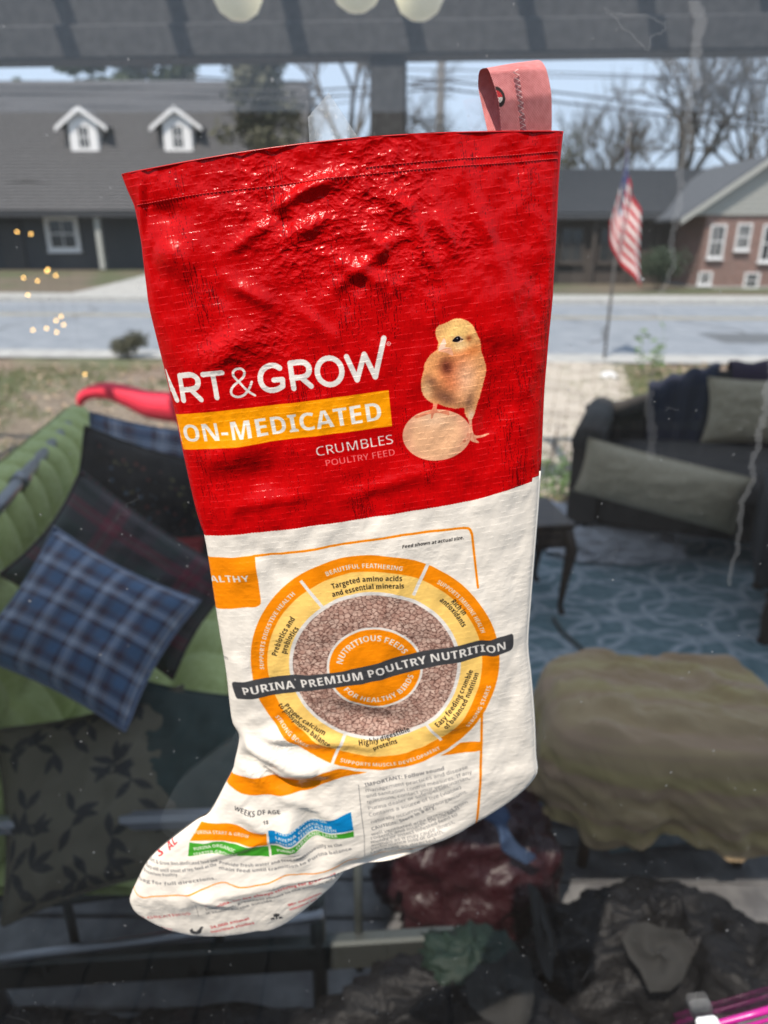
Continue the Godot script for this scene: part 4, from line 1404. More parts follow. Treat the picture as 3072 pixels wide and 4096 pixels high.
	var blackc := mat("black_cloth", lin(0.016, 0.017, 0.019), 0.75)
	obj("seat", boxm(Vector3(0.28, 0.29, -0.26), Vector3(0.62, 0.15, 0.58), Basis.IDENTITY, 0.04), blackc, ch)
	obj("backrest", boxm(Vector3(0.28, 0.56, -0.52), Vector3(0.62, 0.44, 0.12), Basis(Vector3.RIGHT, -0.12), 0.045), blackc, ch)
	for x in [-0.03, 0.59]:
		obj("arm", boxm(Vector3(x, 0.42, -0.24), Vector3(0.09, 0.36, 0.52), Basis.IDENTITY, 0.035), blackc, ch)
	# small wooden table
	var wood := mat("walnut", lin(0.1, 0.1, 0.1), 0.45)
	tri_tex(wood, noise_tex(0.02, 4, lin(0.035, 0.022, 0.015), lin(0.085, 0.052, 0.032), 53), Vector3(1, 6, 6))
	var tb := thing("side_table", "small dark wooden side table with curved legs on the rug", "table", Vector3(0.604, 0.250, -2.645))
	tb.rotation_degrees.y = 8
	obj("tabletop", boxm(Vector3(0, 0.415, -0.16), Vector3(0.36, 0.022, 0.34), Basis.IDENTITY, 0.006), wood, tb)
	for q in [[0.0, 0.0, 0.30, 0.018], [0.0, -0.32, 0.30, 0.018]]:
		obj("apron", boxm(Vector3(0, 0.362, q[1] + 0.0), Vector3(0.30, 0.08, 0.016), Basis.IDENTITY, 0.003), wood, tb)
	for x in [-0.15, 0.15]:
		obj("apron", boxm(Vector3(x, 0.362, -0.16), Vector3(0.016, 0.08, 0.296), Basis.IDENTITY, 0.003), wood, tb)
		for z in [0.0, -0.32]:
			var ox := signf(x) * 0.012
			obj("leg", tubem([Vector3(x, 0.40, z), Vector3(x + ox * 1.6, 0.31, z + 0.012), Vector3(x + ox * 0.4, 0.15, z + 0.004), Vector3(x - ox * 0.2, 0.05, z), Vector3(x + ox, 0.0, z + 0.006)], [0.022, 0.026, 0.016, 0.011, 0.016], 10), wood, tb)
	obj("drawer_knob", lathe([Vector2(0, 0), Vector2(0.012, 0.002), Vector2(0.012, 0.012), Vector2(0, 0.016)], 10), mats.steel, tb).transform = Transform3D(Basis(Vector3.RIGHT, PI / 2), Vector3(0, 0.362, 0.009))

func rug_print() -> Texture2D:
	var im := Image.create(700, 512, false, Image.FORMAT_RGB8)
	var n := FastNoiseLite.new(); n.seed = 61; n.frequency = 0.05; n.fractal_octaves = 3
	for y in 512:
		for x in 700:
			var v := n.get_noise_2d(x, y)
			var c := Color(0.12, 0.185, 0.205).lerp(Color(0.175, 0.245, 0.265), 0.5 + v)
			# interlaced stretched ovals in staggered rows
			var best := 9.0
			for lay in 2:
				var q := Vector2(x / 175.0, y / 128.0) + Vector2(0.5, 0.5) * lay
				var cell := (q - q.floor() - Vector2(0.5, 0.5)) * Vector2(175, 128)
				var d := (Vector2(maxf(absf(cell.x) - 34.0, 0.0), maxf(absf(cell.y) - 8.0, 0.0))).length()
				best = minf(best, minf(absf(d - 52.0), absf(d - 18.0) + 0.6))
			c = c.lerp(Color(0.40, 0.43, 0.46), (1.0 - smoothstep(2.6, 5.2, best)) * (0.75 + v * 0.5))
			im.set_pixel(x, y, c.linear_to_srgb())
	return ImageTexture.create_from_image(im)

func crumple(r: Vector3, seed_: int, amp: float, freq: float, nu := 70, nv := 44) -> ArrayMesh:
	var n := FastNoiseLite.new(); n.seed = seed_; n.frequency = freq; n.fractal_type = FastNoiseLite.FRACTAL_RIDGED; n.fractal_octaves = 3
	var n2 := FastNoiseLite.new(); n2.seed = seed_ + 1; n2.frequency = freq * 0.4
	return grid(nu, nv, func(u: float, v: float):
		var a: float = u * TAU
		var b: float = (v - 0.5) * PI
		var d := Vector3(cos(b) * cos(a), sin(b), -cos(b) * sin(a))
		var k := 1.0 + amp * n.get_noise_3dv(d) + amp * 1.2 * n2.get_noise_3dv(d)
		var p := d * r * k
		if p.y < -r.y * 0.55:
			p.y = -r.y * 0.55 + (p.y + r.y * 0.55) * 0.08
		return p, false, true)

func cloth_over(center: Vector3, hx: float, hz: float, top: float, hem: float, flare: float, seed_: int) -> ArrayMesh:
	var n := FastNoiseLite.new(); n.seed = seed_; n.frequency = 3.2
	return grid(120, 48, func(u: float, v: float):
		var a: float = u * TAU
		var c := Vector2(cos(a), sin(a))
		var sq := 1.0 / pow(pow(absf(c.x), 4.5) + pow(absf(c.y), 4.5), 1.0 / 4.5)
		var e := Vector2(c.x * hx, c.y * hz) * sq
		if v < 0.5:
			var t: float = v * 2.0
			var p := e * t
			var y := top + 0.014 * n.get_noise_2d(p.x * 1.6, p.y * 5.0) + 0.022 * pow(absf(sin(p.y * 21.0 + p.x * 7.0 + 3.0 * n.get_noise_2d(p.x, p.y))), 6.0) + 0.016 * n.get_noise_2d(p.x * 1.5 + p.y * 4.0, 4.0) - 0.02 * pow(t, 6.0)
			return Vector3(p.x, y, -p.y)
		var t2: float = (v - 0.5) * 2.0
		var fold := 0.016 * sin(a * 9.0 + 2.0 * n.get_noise_2d(a, t2)) + 0.007 * sin(a * 23.0 + seed_) + 0.024 * n.get_noise_2d(a * 2.0, t2 * 2.0)
		var o := e + e.normalized() * (flare * sqrt(t2) + fold * t2)
		return Vector3(o.x, top - 0.02 - (top - hem) * t2 + 0.02 * sin(a * 7.0) * t2, -o.y), true, true)

func floor_clutter():
	# rug
	var rm := mat("rug_cloth", Color.WHITE, 0.95)
	rm.albedo_texture = rug_print()
	var rg := grid(40, 30, func(u: float, v: float):
		return Vector3((u - 0.5) * 2.5, 0.010 + 0.004 * sin(u * 19.0) * sin(v * 13.0), (0.5 - v) * 1.85), false, true, func(p, uv): return Vector2(uv.x, 1.0 - uv.y))
	var r := obj("rug", rg, rm)
	r.position = Vector3(1.66, FLOOR + 0.002, -2.52)
	r.rotation_degrees.y = 10
	tag(r, "teal rug with pale interlaced oval outlines on the porch floor", "rug")
	var gm := mat("grey_rug", lin(0.1, 0.1, 0.1), 0.95)
	tri_tex(gm, noise_tex(0.03, 4, lin(0.08, 0.08, 0.095), lin(0.16, 0.16, 0.18), 63), Vector3(2, 2, 2))
	var r2 := obj("rug", grid(10, 10, func(u: float, v: float): return Vector3((u - 0.5) * 1.3, 0.004, (0.5 - v) * 1.6)), gm)
	r2.position = Vector3(0.05, FLOOR + 0.001, -2.3)
	tag(r2, "plain grey rug on the porch floor under the small wooden table", "rug")
	tag(obj("cord", tubem([Vector3(0.713, 0.272, -2.606), Vector3(0.721, 0.272, -2.504), Vector3(0.775, 0.272, -2.355), Vector3(0.835, 0.272, -2.198), Vector3(0.872, 0.272, -2.039), Vector3(0.870, 0.272, -1.919)], [0.009], 7), mats.dark_steel), "dark grey cord running across the teal rug", "cord")
	# white cloth under the sofa front
	var wc := mat("white_cloth", lin(0.50, 0.50, 0.53), 0.9)
	var o := obj("floor_cloth", crumple(Vector3(0.30, 0.075, 0.18), 71, 0.35, 1.6), wc)
	o.position = Vector3(1.184, 0.290, -3.360)
	tag(o, "crumpled white cloth on the floor before the sofa", "cloth")
	o = obj("floor_cloth", crumple(Vector3(0.20, 0.04, 0.28), 72, 0.3, 1.6), wc)
	o.position = Vector3(0.920, 0.280, -3.656)
	tag(o, "pale cloth on the boards behind the small wooden table", "cloth")
	# magazine
	var mg := thing("magazine", "purple and orange magazine lying on the teal rug", "magazine", Vector3(1.128, 0.275, -1.951))
	mg.rotation_degrees = Vector3(0, -18, 0)
	obj("pages", boxm(Vector3(0, 0.012, 0), Vector3(0.24, 0.02, 0.17), Basis.IDENTITY, 0.003), mats.white_trim, mg)
	obj("cover", boxm(Vector3(0, 0.0245, -0.02), Vector3(0.242, 0.004, 0.13)), mat("lilac_print", lin(0.22, 0.19, 0.36), 0.4), mg)
	obj("cover_band", boxm(Vector3(0, 0.0245, 0.065), Vector3(0.242, 0.004, 0.038)), mat("orange_print", lin(0.36, 0.13, 0.05), 0.4), mg)
	# stool under its blanket
	var sl := thing("stool", "low stool hidden under the olive blanket", "stool", Vector3(0.71, FLOOR, -1.50))
	obj("seat", boxm(Vector3(0, 0.385, 0), Vector3(0.44, 0.03, 0.30), Basis.IDENTITY, 0.01), mats.walnut, sl)
	for x in [-0.19, 0.19]:
		for z in [-0.12, 0.12]:
			obj("leg", tubem([Vector3(x, 0.372, z), Vector3(x * 1.02, 0.2, z * 1.02), Vector3(x * 1.05, 0, z * 1.05)], [0.018, 0.016, 0.014], 8), mats.walnut, sl)
	var bm := mat("blanket_cloth", Color.WHITE, 0.9)
	var bi := Image.create(16, 512, false, Image.FORMAT_RGB8)
	for y in 512:
		var t := y / 512.0
		var c := Color(0.47, 0.335, 0.185)
		c = c.lerp(Color(0.46, 0.30, 0.20), 0.8 * smoothstep(0.2, 0.7, sin(t * 41.0)))
		c = c.lerp(Color(0.48, 0.37, 0.16), 0.8 * smoothstep(0.5, 0.9, sin(t * 29.0 + 1.0)))
		for x in 16:
			bi.set_pixel(x, y, c.linear_to_srgb())
	bm.albedo_texture = ImageTexture.create_from_image(bi)
	bm.uv1_triplanar = true
	bm.uv1_scale = Vector3(1.1, 1.6, 1.1)
	bm.rim_enabled = true; bm.rim = 0.3
	var bk := obj("blanket", cloth_over(Vector3.ZERO, 0.28, 0.19, 0.44, 0.20, 0.06, 5), bm)
	bk.position = Vector3(0.71, FLOOR, -1.50)
	bk.rotation_degrees.y = -6
	tag(bk, "olive and tan blanket draped in folds over a low stool", "blanket")
	# bags and papers before the window
	var mb := mat("maroon_plastic", lin(0.032, 0.008, 0.011), 0.4)
	var cn := FastNoiseLite.new(); cn.seed = 81; cn.frequency = 0.02; cn.fractal_type = FastNoiseLite.FRACTAL_RIDGED; cn.fractal_octaves = 4
	var ct := NoiseTexture2D.new(); ct.noise = cn; ct.width = 256; ct.height = 256; ct.seamless = true
	var kb := mat("black_plastic", lin(0.010, 0.010, 0.011), 0.55, 0.0, 0.35)
	for m in [mb, kb]:
		m.heightmap_enabled = true; m.heightmap_texture = ct; m.heightmap_scale = 0.6
		m.uv1_triplanar = true; m.uv1_scale = Vector3(4, 4, 4)
	var bag := thing("plastic_bag", "dark maroon plastic bag with a blue ribbon below the stocking heel", "bag", Vector3(0.20, FLOOR, -1.28))
	obj("bag_body", crumple(Vector3(0.19, 0.20, 0.15), 83, 0.22, 1.7), mb, bag).position = Vector3(0, 0.115, 0)
	var rb := mat("blue_ribbon", lin(0.07, 0.11, 0.20), 0.3)
	var rp := [Vector3(0.217, 0.695, -1.120) - bag.position, Vector3(0.231, 0.650, -1.110) - bag.position, Vector3(0.253, 0.612, -1.100) - bag.position, Vector3(0.292, 0.556, -1.100) - bag.position]
	var rs := grid(4, 24, func(u: float, v: float):
		var s2: float = v * 2.999
		var i := int(s2)
		var p: Vector3 = rp[i].lerp(rp[i + 1], s2 - i)
		return p + Vector3((u - 0.5) * (0.04 + 0.018 * sin(v * 9.0)), 0, 0.008 * sin(u * 6.0 + v * 11.0)), true)
	obj("ribbon", rs, rb, bag)
	for q in [
		["black plastic bag heaped in front of the olive blanket", Vector3(0.52, 0.25, -1.0), Vector3(0.24, 0.17, 0.13), kb, 85],
		["black plastic bag in the bottom right corner below the blanket", Vector3(0.74, 0.25, -0.86), Vector3(0.22, 0.20, 0.14), kb, 87],
		["black plastic bag in the bottom middle under the toe", Vector3(0.12, 0.25, -0.84), Vector3(0.26, 0.17, 0.13), kb, 89],
		["dark plastic bag beside the daybed's lower rail", Vector3(-0.30, 0.25, -0.80), Vector3(0.30, 0.14, 0.12), kb, 91],
		["small black bag at the bottom left under the daybed rail", Vector3(-0.62, 0.25, -0.80), Vector3(0.22, 0.12, 0.12), kb, 93],
	]:
		var b2 := thing("plastic_bag", q[0], "bag", q[1], "black plastic bags on the porch floor")
		obj("bag_body", crumple(q[2], q[4], 0.22, 1.8), q[3], b2).position = Vector3(0, q[2].y * 0.56, 0)
		var kn := obj("bag_knot", crumple(Vector3(0.035, 0.05, 0.035), q[4] + 20, 0.4, 2.2, 24, 16), q[3], b2)
		kn.position = Vector3(0.03, q[2].y * 1.5, 0.0)
	var gp := mat("grey_paper", lin(0.02, 0.02, 0.019), 0.8)
	for q in [
		["torn grey paper on the black bags near the bottom edge", Vector3(0.198, 0.599, -0.800), Vector2(0.12, 0.11), 0.4],
		["rounded grey paper piece on the bag below the blanket", Vector3(0.471, 0.605, -0.860), Vector2(0.11, 0.10), -0.5],
		["narrow grey paper strip standing between the bags", Vector3(0.287, 0.585, -0.920), Vector2(0.035, 0.15), 0.15],
	]:
		var sz: Vector2 = q[2]
		var pp := obj("paper_piece", grid(12, 12, func(u: float, v: float):
			var a: float = u * TAU
			var rr: float = v * (1.0 + 0.16 * sin(a * 3.0 + sz.x * 50.0) + 0.08 * sin(a * 7.0))
			return Vector3(cos(a) * rr * sz.x * 0.5, 0.006 * sin(rr * 5.0 + a * 2.0), -sin(a) * rr * sz.y * 0.5), true), gp)
		pp.position = q[1]
		pp.rotation = Vector3(0.75, q[3], 0.1)
		tag(pp, q[0], "paper")
	var gc := obj("cloth_scrap", crumple(Vector3(0.07, 0.035, 0.06), 97, 0.4, 1.8, 40, 26), mat("green_scrap", lin(0.005, 0.020, 0.012), 0.7))
	gc.position = Vector3(0.151, 0.534, -0.900)
	tag(gc, "dark green cloth scrap among the black bags", "cloth")
	# zip bag standing on the sill
	var zb := thing("zip_bag", "clear zip bag with a magenta seal on the window sill", "bag", Vector3(0.30, 0.925, -0.4165))
	var cp := mat("clear_plastic", Color(0.9, 0.88, 0.9, 0.28), 0.3)
	cp.transparency = BaseMaterial3D.TRANSPARENCY_ALPHA
	var za: Vector3 = Vector3(0.264, 1.092, -0.418) - zb.position
	var zz: Vector3 = Vector3(0.346, 1.130, -0.418) - zb.position
	var lo := Vector3(0, -0.06, 0)
	obj("bag_film", grid(20, 8, func(u: float, v: float):
		return za.lerp(zz, u) + Vector3(0, -0.004 - (1.0 - v) * (za.lerp(zz, u).y - 0.016), 0.004 * sin(u * 9.0 + v * 4.0))), cp, zb)
	obj("zip_seal", tubem([za, za.lerp(zz, 0.33) + Vector3(0, 0.0008, 0), za.lerp(zz, 0.66), zz], [0.003], 10), mat("magenta_seal", lin(0.42, 0.015, 0.22), 0.25), zb)
	obj("zip_seal", tubem([za + Vector3(0, -0.012, 0.001), zz + Vector3(0, -0.012, 0.001)], [0.0016], 8), mats.magenta_seal, zb)
	obj("slider", boxm(Vector3(0.284, 1.108, -0.415) - zb.position, Vector3(0.019, 0.014, 0.012), Basis(Vector3.BACK, 0.19), 0.0025), mats.white_trim, zb)

# ------------------------------------------------------------------ the stocking: print
# All places on the bag are metres on its sheet: x to the right, y up from the height of the eye.
const PW := 1160
const PH := 2048
const PX := -0.200
const PY := 0.066
const PM := 0.320 / 1160.0
var cv := PackedByteArray()
var fonts := {}
var tone_noise := FastNoiseLite.new()

func ink(polys: Array, col: Color, a := 1.0, tone = null):
	# fills the polygons (together) with one colour, edges smoothed
	var lo := Vector2(1e9, 1e9)
	var hi := Vector2(-1e9, -1e9)
	var P := []
	for poly in polys:
		var q := PackedVector2Array()
		for v in poly:
			var c := Vector2((v.x - PX) / PM, (PY - v.y) / PM)
			lo = lo.min(c); hi = hi.max(c)
			q.append(c)
		P.append(q)
	var x0 := clampi(int(floor(lo.x)), 0, PW)
	var x1 := clampi(int(ceil(hi.x)) + 1, 0, PW)
	var y0 := clampi(int(floor(lo.y)), 0, PH)
	var y1 := clampi(int(ceil(hi.y)) + 1, 0, PH)
	if x1 <= x0 or y1 <= y0:
		return
	var w := x1 - x0
	var cov := PackedFloat32Array()
	cov.resize(w * (y1 - y0))
	for q in P:
		var n: int = q.size()
		var ya := 1e9
		var yb := -1e9
		for v in q:
			ya = minf(ya, v.y); yb = maxf(yb, v.y)
		for y in range(maxi(y0, int(floor(ya))), mini(y1, int(ceil(yb)) + 1)):
			for s in 4:
				var yy := y + (s + 0.5) * 0.25
				var xs := PackedFloat32Array()
				for k in n:
					var p: Vector2 = q[k]
					var r: Vector2 = q[(k + 1) % n]
					if (p.y <= yy) != (r.y <= yy):
						xs.append(p.x + (yy - p.y) / (r.y - p.y) * (r.x - p.x))
				xs.sort()
				for k in range(0, xs.size() - 1, 2):
					var a0 := maxf(xs[k], x0)
					var a1 := minf(xs[k + 1], x1)
					if a1 <= a0:
						continue
					var i0 := int(a0)
					var i1 := mini(int(a1), x1 - 1)
					var row := (y - y0) * w - x0
					if i0 >= i1:
						cov[row + i0] += (a1 - a0) * 0.25
					else:
						cov[row + i0] += (i0 + 1 - a0) * 0.25
						for i in range(i0 + 1, i1):
							cov[row + i] += 0.25
						cov[row + i1] += (a1 - i1) * 0.25
	for y in range(y0, y1):
		for x in range(x0, x1):
			var k := minf(cov[(y - y0) * w + x - x0], 1.0) * a
			if k > 0.003:
				var c: Color = col if tone == null else tone.call(PX + x * PM, PY - y * PM, col)
				var i := (y * PW + x) * 3
				cv[i] = int(cv[i] + (c.r8 - cv[i]) * k)
				cv[i + 1] = int(cv[i + 1] + (c.g8 - cv[i + 1]) * k)
				cv[i + 2] = int(cv[i + 2] + (c.b8 - cv[i + 2]) * k)

func pen(pts: Array, width: float, col: Color, closed := false, flat := false):
	# a stroke with round joints
	var polys := []
	var n := pts.size()
	for i in (n if closed else n - 1):
		var a: Vector2 = pts[i]
		var b: Vector2 = pts[(i + 1) % n]
		var d := (b - a).normalized().orthogonal() * width * 0.5
		polys.append([a + d, b + d, b - d, a - d])
	if not flat:
		for p in pts:
			var c := []
			for k in 16:
				c.append(p + Vector2(cos(k * TAU / 16), sin(k * TAU / 16)) * width * 0.5)
			polys.append(c)
	ink(polys, col)

func smooth_line(pts: Array, closed := false, sub := 8) -> Array:
	var out := []
	var n := pts.size()
	for i in (n if closed else n - 1):
		var p0: Vector2 = pts[(i - 1 + n) % n] if closed else pts[maxi(i - 1, 0)]
		var p1: Vector2 = pts[i]
		var p2: Vector2 = pts[(i + 1) % n]
		var p3: Vector2 = pts[(i + 2) % n] if closed else pts[mini(i + 2, n - 1)]
		for k in sub:
			out.append(p1.cubic_interpolate(p2, p0, p3, float(k) / sub))
	if not closed:
		out.append(pts[n - 1])
	return out

func text_on(s: String, line: Array, cap: float, col: Color, bold := true, slant := 0.0):
	# lettering set along a line, from its first to its last point
	var key := "b" if bold else "r"
	if not fonts.has(key):
		var f := SystemFont.new()
		f.font_names = PackedStringArray(["Droid Sans"])
		f.font_weight = 700 if bold else 400
		fonts[key] = f
		var h := TextMesh.new()
		h.font = f; h.text = "H"; h.font_size = 48; h.pixel_size = 0.01; h.depth = 0.0; h.curve_step = 3.0
		var bb := h.get_aabb()
		fonts[key + "y"] = bb.position.y
		fonts[key + "c"] = bb.size.y
	var m := TextMesh.new()
	m.font = fonts[key]; m.text = s; m.font_size = 48; m.pixel_size = 0.01; m.depth = 0.0; m.curve_step = 3.0
	var bb := m.get_aabb()
	var V: PackedVector3Array = m.surface_get_arrays(0)[Mesh.ARRAY_VERTEX]
	var I = m.surface_get_arrays(0)[Mesh.ARRAY_INDEX]
	var at := PackedFloat32Array([0.0])
	for k in range(1, line.size()):
		at.append(at[k - 1] + line[k].distance_to(line[k - 1]))
	var L := at[-1]
	var base: float = fonts[key + "y"]
	var ch: float = fonts[key + "c"]
	var place := func(v: Vector3) -> Vector2:
		var t := (v.y - base) / ch
		var d := clampf((v.x - bb.position.x) / bb.size.x, 0, 1) * L
		var k := 1
		while k < line.size() - 1 and at[k] < d:
			k += 1
		var q := (d - at[k - 1]) / maxf(at[k] - at[k - 1], 1e-9)
		var ta: Vector2 = (line[k] - line[k - 1]).normalized()
		var t0: Vector2 = (line[k - 1] - line[maxi(k - 2, 0)]).normalized() if k > 1 else ta
		var t1: Vector2 = (line[mini(k + 1, line.size() - 1)] - line[k]).normalized() if k < line.size() - 1 else ta
		var dir := (t0 + ta).normalized().lerp((ta + t1).normalized(), q).normalized()
		return line[k - 1].lerp(line[k], q) + Vector2(-dir.y, dir.x) * t * cap + dir * slant * t * cap
	var polys := []
	var ids: PackedInt32Array = I if I != null and I.size() > 0 else PackedInt32Array(range(V.size()))
	for k in range(0, ids.size() - 2, 3):
		polys.append([place.call(V[ids[k]]), place.call(V[ids[k + 1]]), place.call(V[ids[k + 2]])])
	ink(polys, col)

func arc(c: Vector2, r: float, a0: float, a1: float, n := 40) -> Array:
	var out := []
	for k in n + 1:
		var a := lerpf(a0, a1, float(k) / n)
		out.append(c + Vector2(cos(a), sin(a)) * r)
	return out

func arc_text(s: String, c: Vector2, r: float, p: Vector2, q: Vector2, cap: float, col: Color, inside := false, bold := true):
	# along a circle from the direction of p to that of q; inside: the letters' heads point to the centre
	var a0 := (p - c).angle()
	var a1 := (q - c).angle()
	if inside:
		while a1 < a0: a1 += TAU
	else:
		while a1 > a0: a1 -= TAU
	text_on(s, arc(c, r, a0, a1), cap, col, bold)

func ring(c: Vector2, r0: float, r1: float, col: Color, a0 := 0.0, a1 := TAU, tone = null):
	var polys := []
	var n := 90
	for k in n:
		var s := lerpf(a0, a1, float(k) / n)
		var e := lerpf(a0, a1, float(k + 1) / n)
		var d0 := Vector2(cos(s), sin(s))
		var d1 := Vector2(cos(e), sin(e))
		polys.append([c + d0 * r0, c + d1 * r0, c + d1 * r1, c + d0 * r1])
	ink(polys, col, 1.0, tone)

func border_y(x: float) -> float:
	# lower edge of the red print
	var b := [Vector2(-0.12212, -0.16391), Vector2(-0.10644, -0.16185), Vector2(-0.05891, -0.15511), Vector2(-0.00013, -0.14558), Vector2(0.04897, -0.13734), Vector2(0.08433, -0.12755), Vector2(0.08443, -0.12533), Vector2(0.12316, -0.12176)]
	for k in b.size() - 1:
		if x < b[k + 1].x:
			return lerpf(b[k].y, b[k + 1].y, clampf((x - b[k].x) / (b[k + 1].x - b[k].x), 0, 1))
	return b[-1].y

func bag_print() -> Texture2D:
	cv.resize(PW * PH * 3)
	var tilt := deg_to_rad(8.0)
	var ct := cos(tilt)
	var sn := sin(tilt)
	var g := FastNoiseLite.new(); g.seed = 101; g.frequency = 1.0; g.fractal_octaves = 3
	var g2 := FastNoiseLite.new(); g2.seed = 102; g2.frequency = 1.0; g2.fractal_octaves = 2
	var by := PackedFloat32Array()
	for x in PW:
		by.append(border_y(PX + x * PM))
	for y in PH:
		var my := PY - y * PM
		for x in PW:
			var mx := PX + x * PM
			var r := 0.0
			var gr := 0.0
			var b := 0.0
			if my > by[x]:
				# red print with a worn board grain in black
				var s := mx * ct + my * sn
				var t := -mx * sn + my * ct
				var v := g.get_noise_2d(s * 1500.0, t * 60.0)
				var k := g2.get_noise_2d(s * 26.0, t * 9.0)
				var dark := 0.62 * smoothstep(0.44, 0.56, v * 0.85 + k * 0.55)
				var f := 1.0 + 0.10 * v + 0.07 * k
				r = lerpf(190.0 * f, 44.0, dark); gr = lerpf(6.0 * f, 5.0, dark); b = lerpf(9.0 * f, 6.0, dark)
			else:
				r = 231.0; gr = 223.0; b = 211.0
			var i := (y * PW + x) * 3
			cv[i] = clampi(int(r), 0, 255); cv[i + 1] = int(gr); cv[i + 2] = int(b)
	var white := Color8(224, 218, 210)
	var orange := Color8(238, 135, 12)
	var amber := Color8(240, 150, 8)
	var sand := Color8(247, 203, 112)
	var dark := Color8(66, 66, 68)
	var black := Color8(30, 28, 28)
	var grey := Color8(116, 114, 114)
	var red := Color8(200, 40, 48)
	# --- the big lettering, drawn with a round pen
	var w := 0.00285
	pen([Vector2(-0.12514, -0.08324), Vector2(-0.11901, -0.06561), Vector2(-0.11325, -0.08106)], w, white)
	pen([Vector2(-0.12219, -0.07629), Vector2(-0.11520, -0.07517)], w, white)
	pen([Vector2(-0.10937, -0.08106), Vector2(-0.11003, -0.06748), Vector2(-0.10382, -0.06663)], w, white)
	pen(smooth_line([Vector2(-0.11003, -0.06748), Vector2(-0.10381, -0.06654), Vector2(-0.10069, -0.06773), Vector2(-0.09963, -0.07003), Vector2(-0.10067, -0.07294), Vector2(-0.10337, -0.07431), Vector2(-0.10964, -0.07526)]), w, white)
	pen([Vector2(-0.10459, -0.07448), Vector2(-0.09893, -0.08001)], w, white)
	pen([Vector2(-0.09664, -0.06629), Vector2(-0.08600, -0.06502)], w, white)
	pen([Vector2(-0.09123, -0.06561), Vector2(-0.09003, -0.07863)], w, white)
	pen(smooth_line([Vector2(-0.07053, -0.06986), Vector2(-0.07214, -0.07345), Vector2(-0.07512, -0.07690), Vector2(-0.07855, -0.07802), Vector2(-0.08131, -0.07698), Vector2(-0.08190, -0.07465), Vector2(-0.08024, -0.07191), Vector2(-0.07706, -0.06935), Vector2(-0.07468, -0.06697), Vector2(-0.07424, -0.06443), Vector2(-0.07600, -0.06291), Vector2(-0.07857, -0.06325), Vector2(-0.08014, -0.06502), Vector2(-0.07981, -0.06731), Vector2(-0.07737, -0.07003), Vector2(-0.07292, -0.07483), Vector2(-0.06922, -0.07724)]), 0.00125, white)
	pen(smooth_line([Vector2(-0.05513, -0.06249), Vector2(-0.05744, -0.06132), Vector2(-0.06057, -0.06132), Vector2(-0.06399, -0.06325), Vector2(-0.06572, -0.06663), Vector2(-0.06559, -0.07003), Vector2(-0.06381, -0.07294), Vector2(-0.06055, -0.07431), Vector2(-0.05692, -0.07371), Vector2(-0.05392, -0.07191)]), w, white)
	pen([Vector2(-0.05392, -0.07191), Vector2(-0.05382, -0.06833), Vector2(-0.05853, -0.06884)], w, white)
	pen([Vector2(-0.04799, -0.07311), Vector2(-0.04951, -0.05989), Vector2(-0.04348, -0.05931)], w, white)
	pen(smooth_line([Vector2(-0.04951, -0.05989), Vector2(-0.04348, -0.05923), Vector2(-0.04049, -0.06056), Vector2(-0.03949, -0.06308), Vector2(-0.04043, -0.06561), Vector2(-0.04312, -0.06697), Vector2(-0.04885, -0.06756)]), w, white)
	pen([Vector2(-0.04398, -0.06714), Vector2(-0.03871, -0.07199)], w, white)
	var oc := []
	for k in 28:
		oc.append(Vector2(-0.02875, -0.06409) + Vector2(cos(k * TAU / 28), sin(k * TAU / 28) * 1.06) * 0.00655)
	pen(oc, w, white, true)
	pen([Vector2(-0.01970, -0.05639), Vector2(-0.01422, -0.06858), Vector2(-0.01042, -0.05515), Vector2(-0.00459, -0.06714), Vector2(-0.00008, -0.04692)], w, white)
	pen(arc(Vector2(0.00243, -0.04979), 0.00095, 0, TAU, 14), 0.0002, white)
	text_on("R", [Vector2(0.00201, -0.05028), Vector2(0.00285, -0.05020)], 0.0008, white)
	ink([[Vector2(-0.11717, -0.08939), Vector2(-0.06728, -0.08324), Vector2(0.00249, -0.07414), Vector2(0.00445, -0.09383), Vector2(-0.05083, -0.10101), Vector2(-0.08102, -0.10555), Vector2(-0.11495, -0.10966)]], amber)
	text_on("NON-MEDICATED", [Vector2(-0.12266, -0.10582), Vector2(-0.07718, -0.10110), Vector2(-0.04186, -0.09607), Vector2(-0.00095, -0.09028)], 0.0098, white)
	text_on("CRUMBLES", [Vector2(-0.03684, -0.11058), Vector2(-0.01580, -0.10710), Vector2(0.00520, -0.10382)], 0.0053, white, false)
	text_on("POULTRY FEED", [Vector2(-0.03196, -0.11631), Vector2(0.00611, -0.11021)], 0.0034, Color8(232, 120, 120), false)
	chick_print()
	# --- lower half: frame, tab, ring
	var lw := 0.00135
	pen(smooth_line([Vector2(-0.07661, -0.17273), Vector2(-0.04717, -0.16844), Vector2(-0.01036, -0.16126), Vector2(0.01999, -0.15652), Vector2(0.04559, -0.15390)]) + smooth_line([Vector2(0.04559, -0.15390), Vector2(0.04900, -0.15442), Vector2(0.05084, -0.15783)]) + [Vector2(0.05585, -0.19192)], lw, orange)
	ink([smooth_line([Vector2(-0.11164, -0.17652), Vector2(-0.10640, -0.17584), Vector2(-0.09050, -0.17435)]) + [Vector2(-0.07596, -0.17220), Vector2(-0.07417, -0.20076)] + smooth_line([Vector2(-0.07417, -0.20076), Vector2(-0.07450, -0.20402), Vector2(-0.07755, -0.20630)]) + [Vector2(-0.09319, -0.20887), Vector2(-0.10282, -0.21031), Vector2(-0.11505, -0.21218)]], orange)
	text_on("ALTHY", [Vector2(-0.10507, -0.19275), Vector2(-0.07980, -0.18900)], 0.0044, white)
	text_on("Feed shown at actual size.", [Vector2(0.01062, -0.16603), Vector2(0.02744, -0.16377), Vector2(0.04623, -0.16086)], 0.0021, black, true, 0.2)
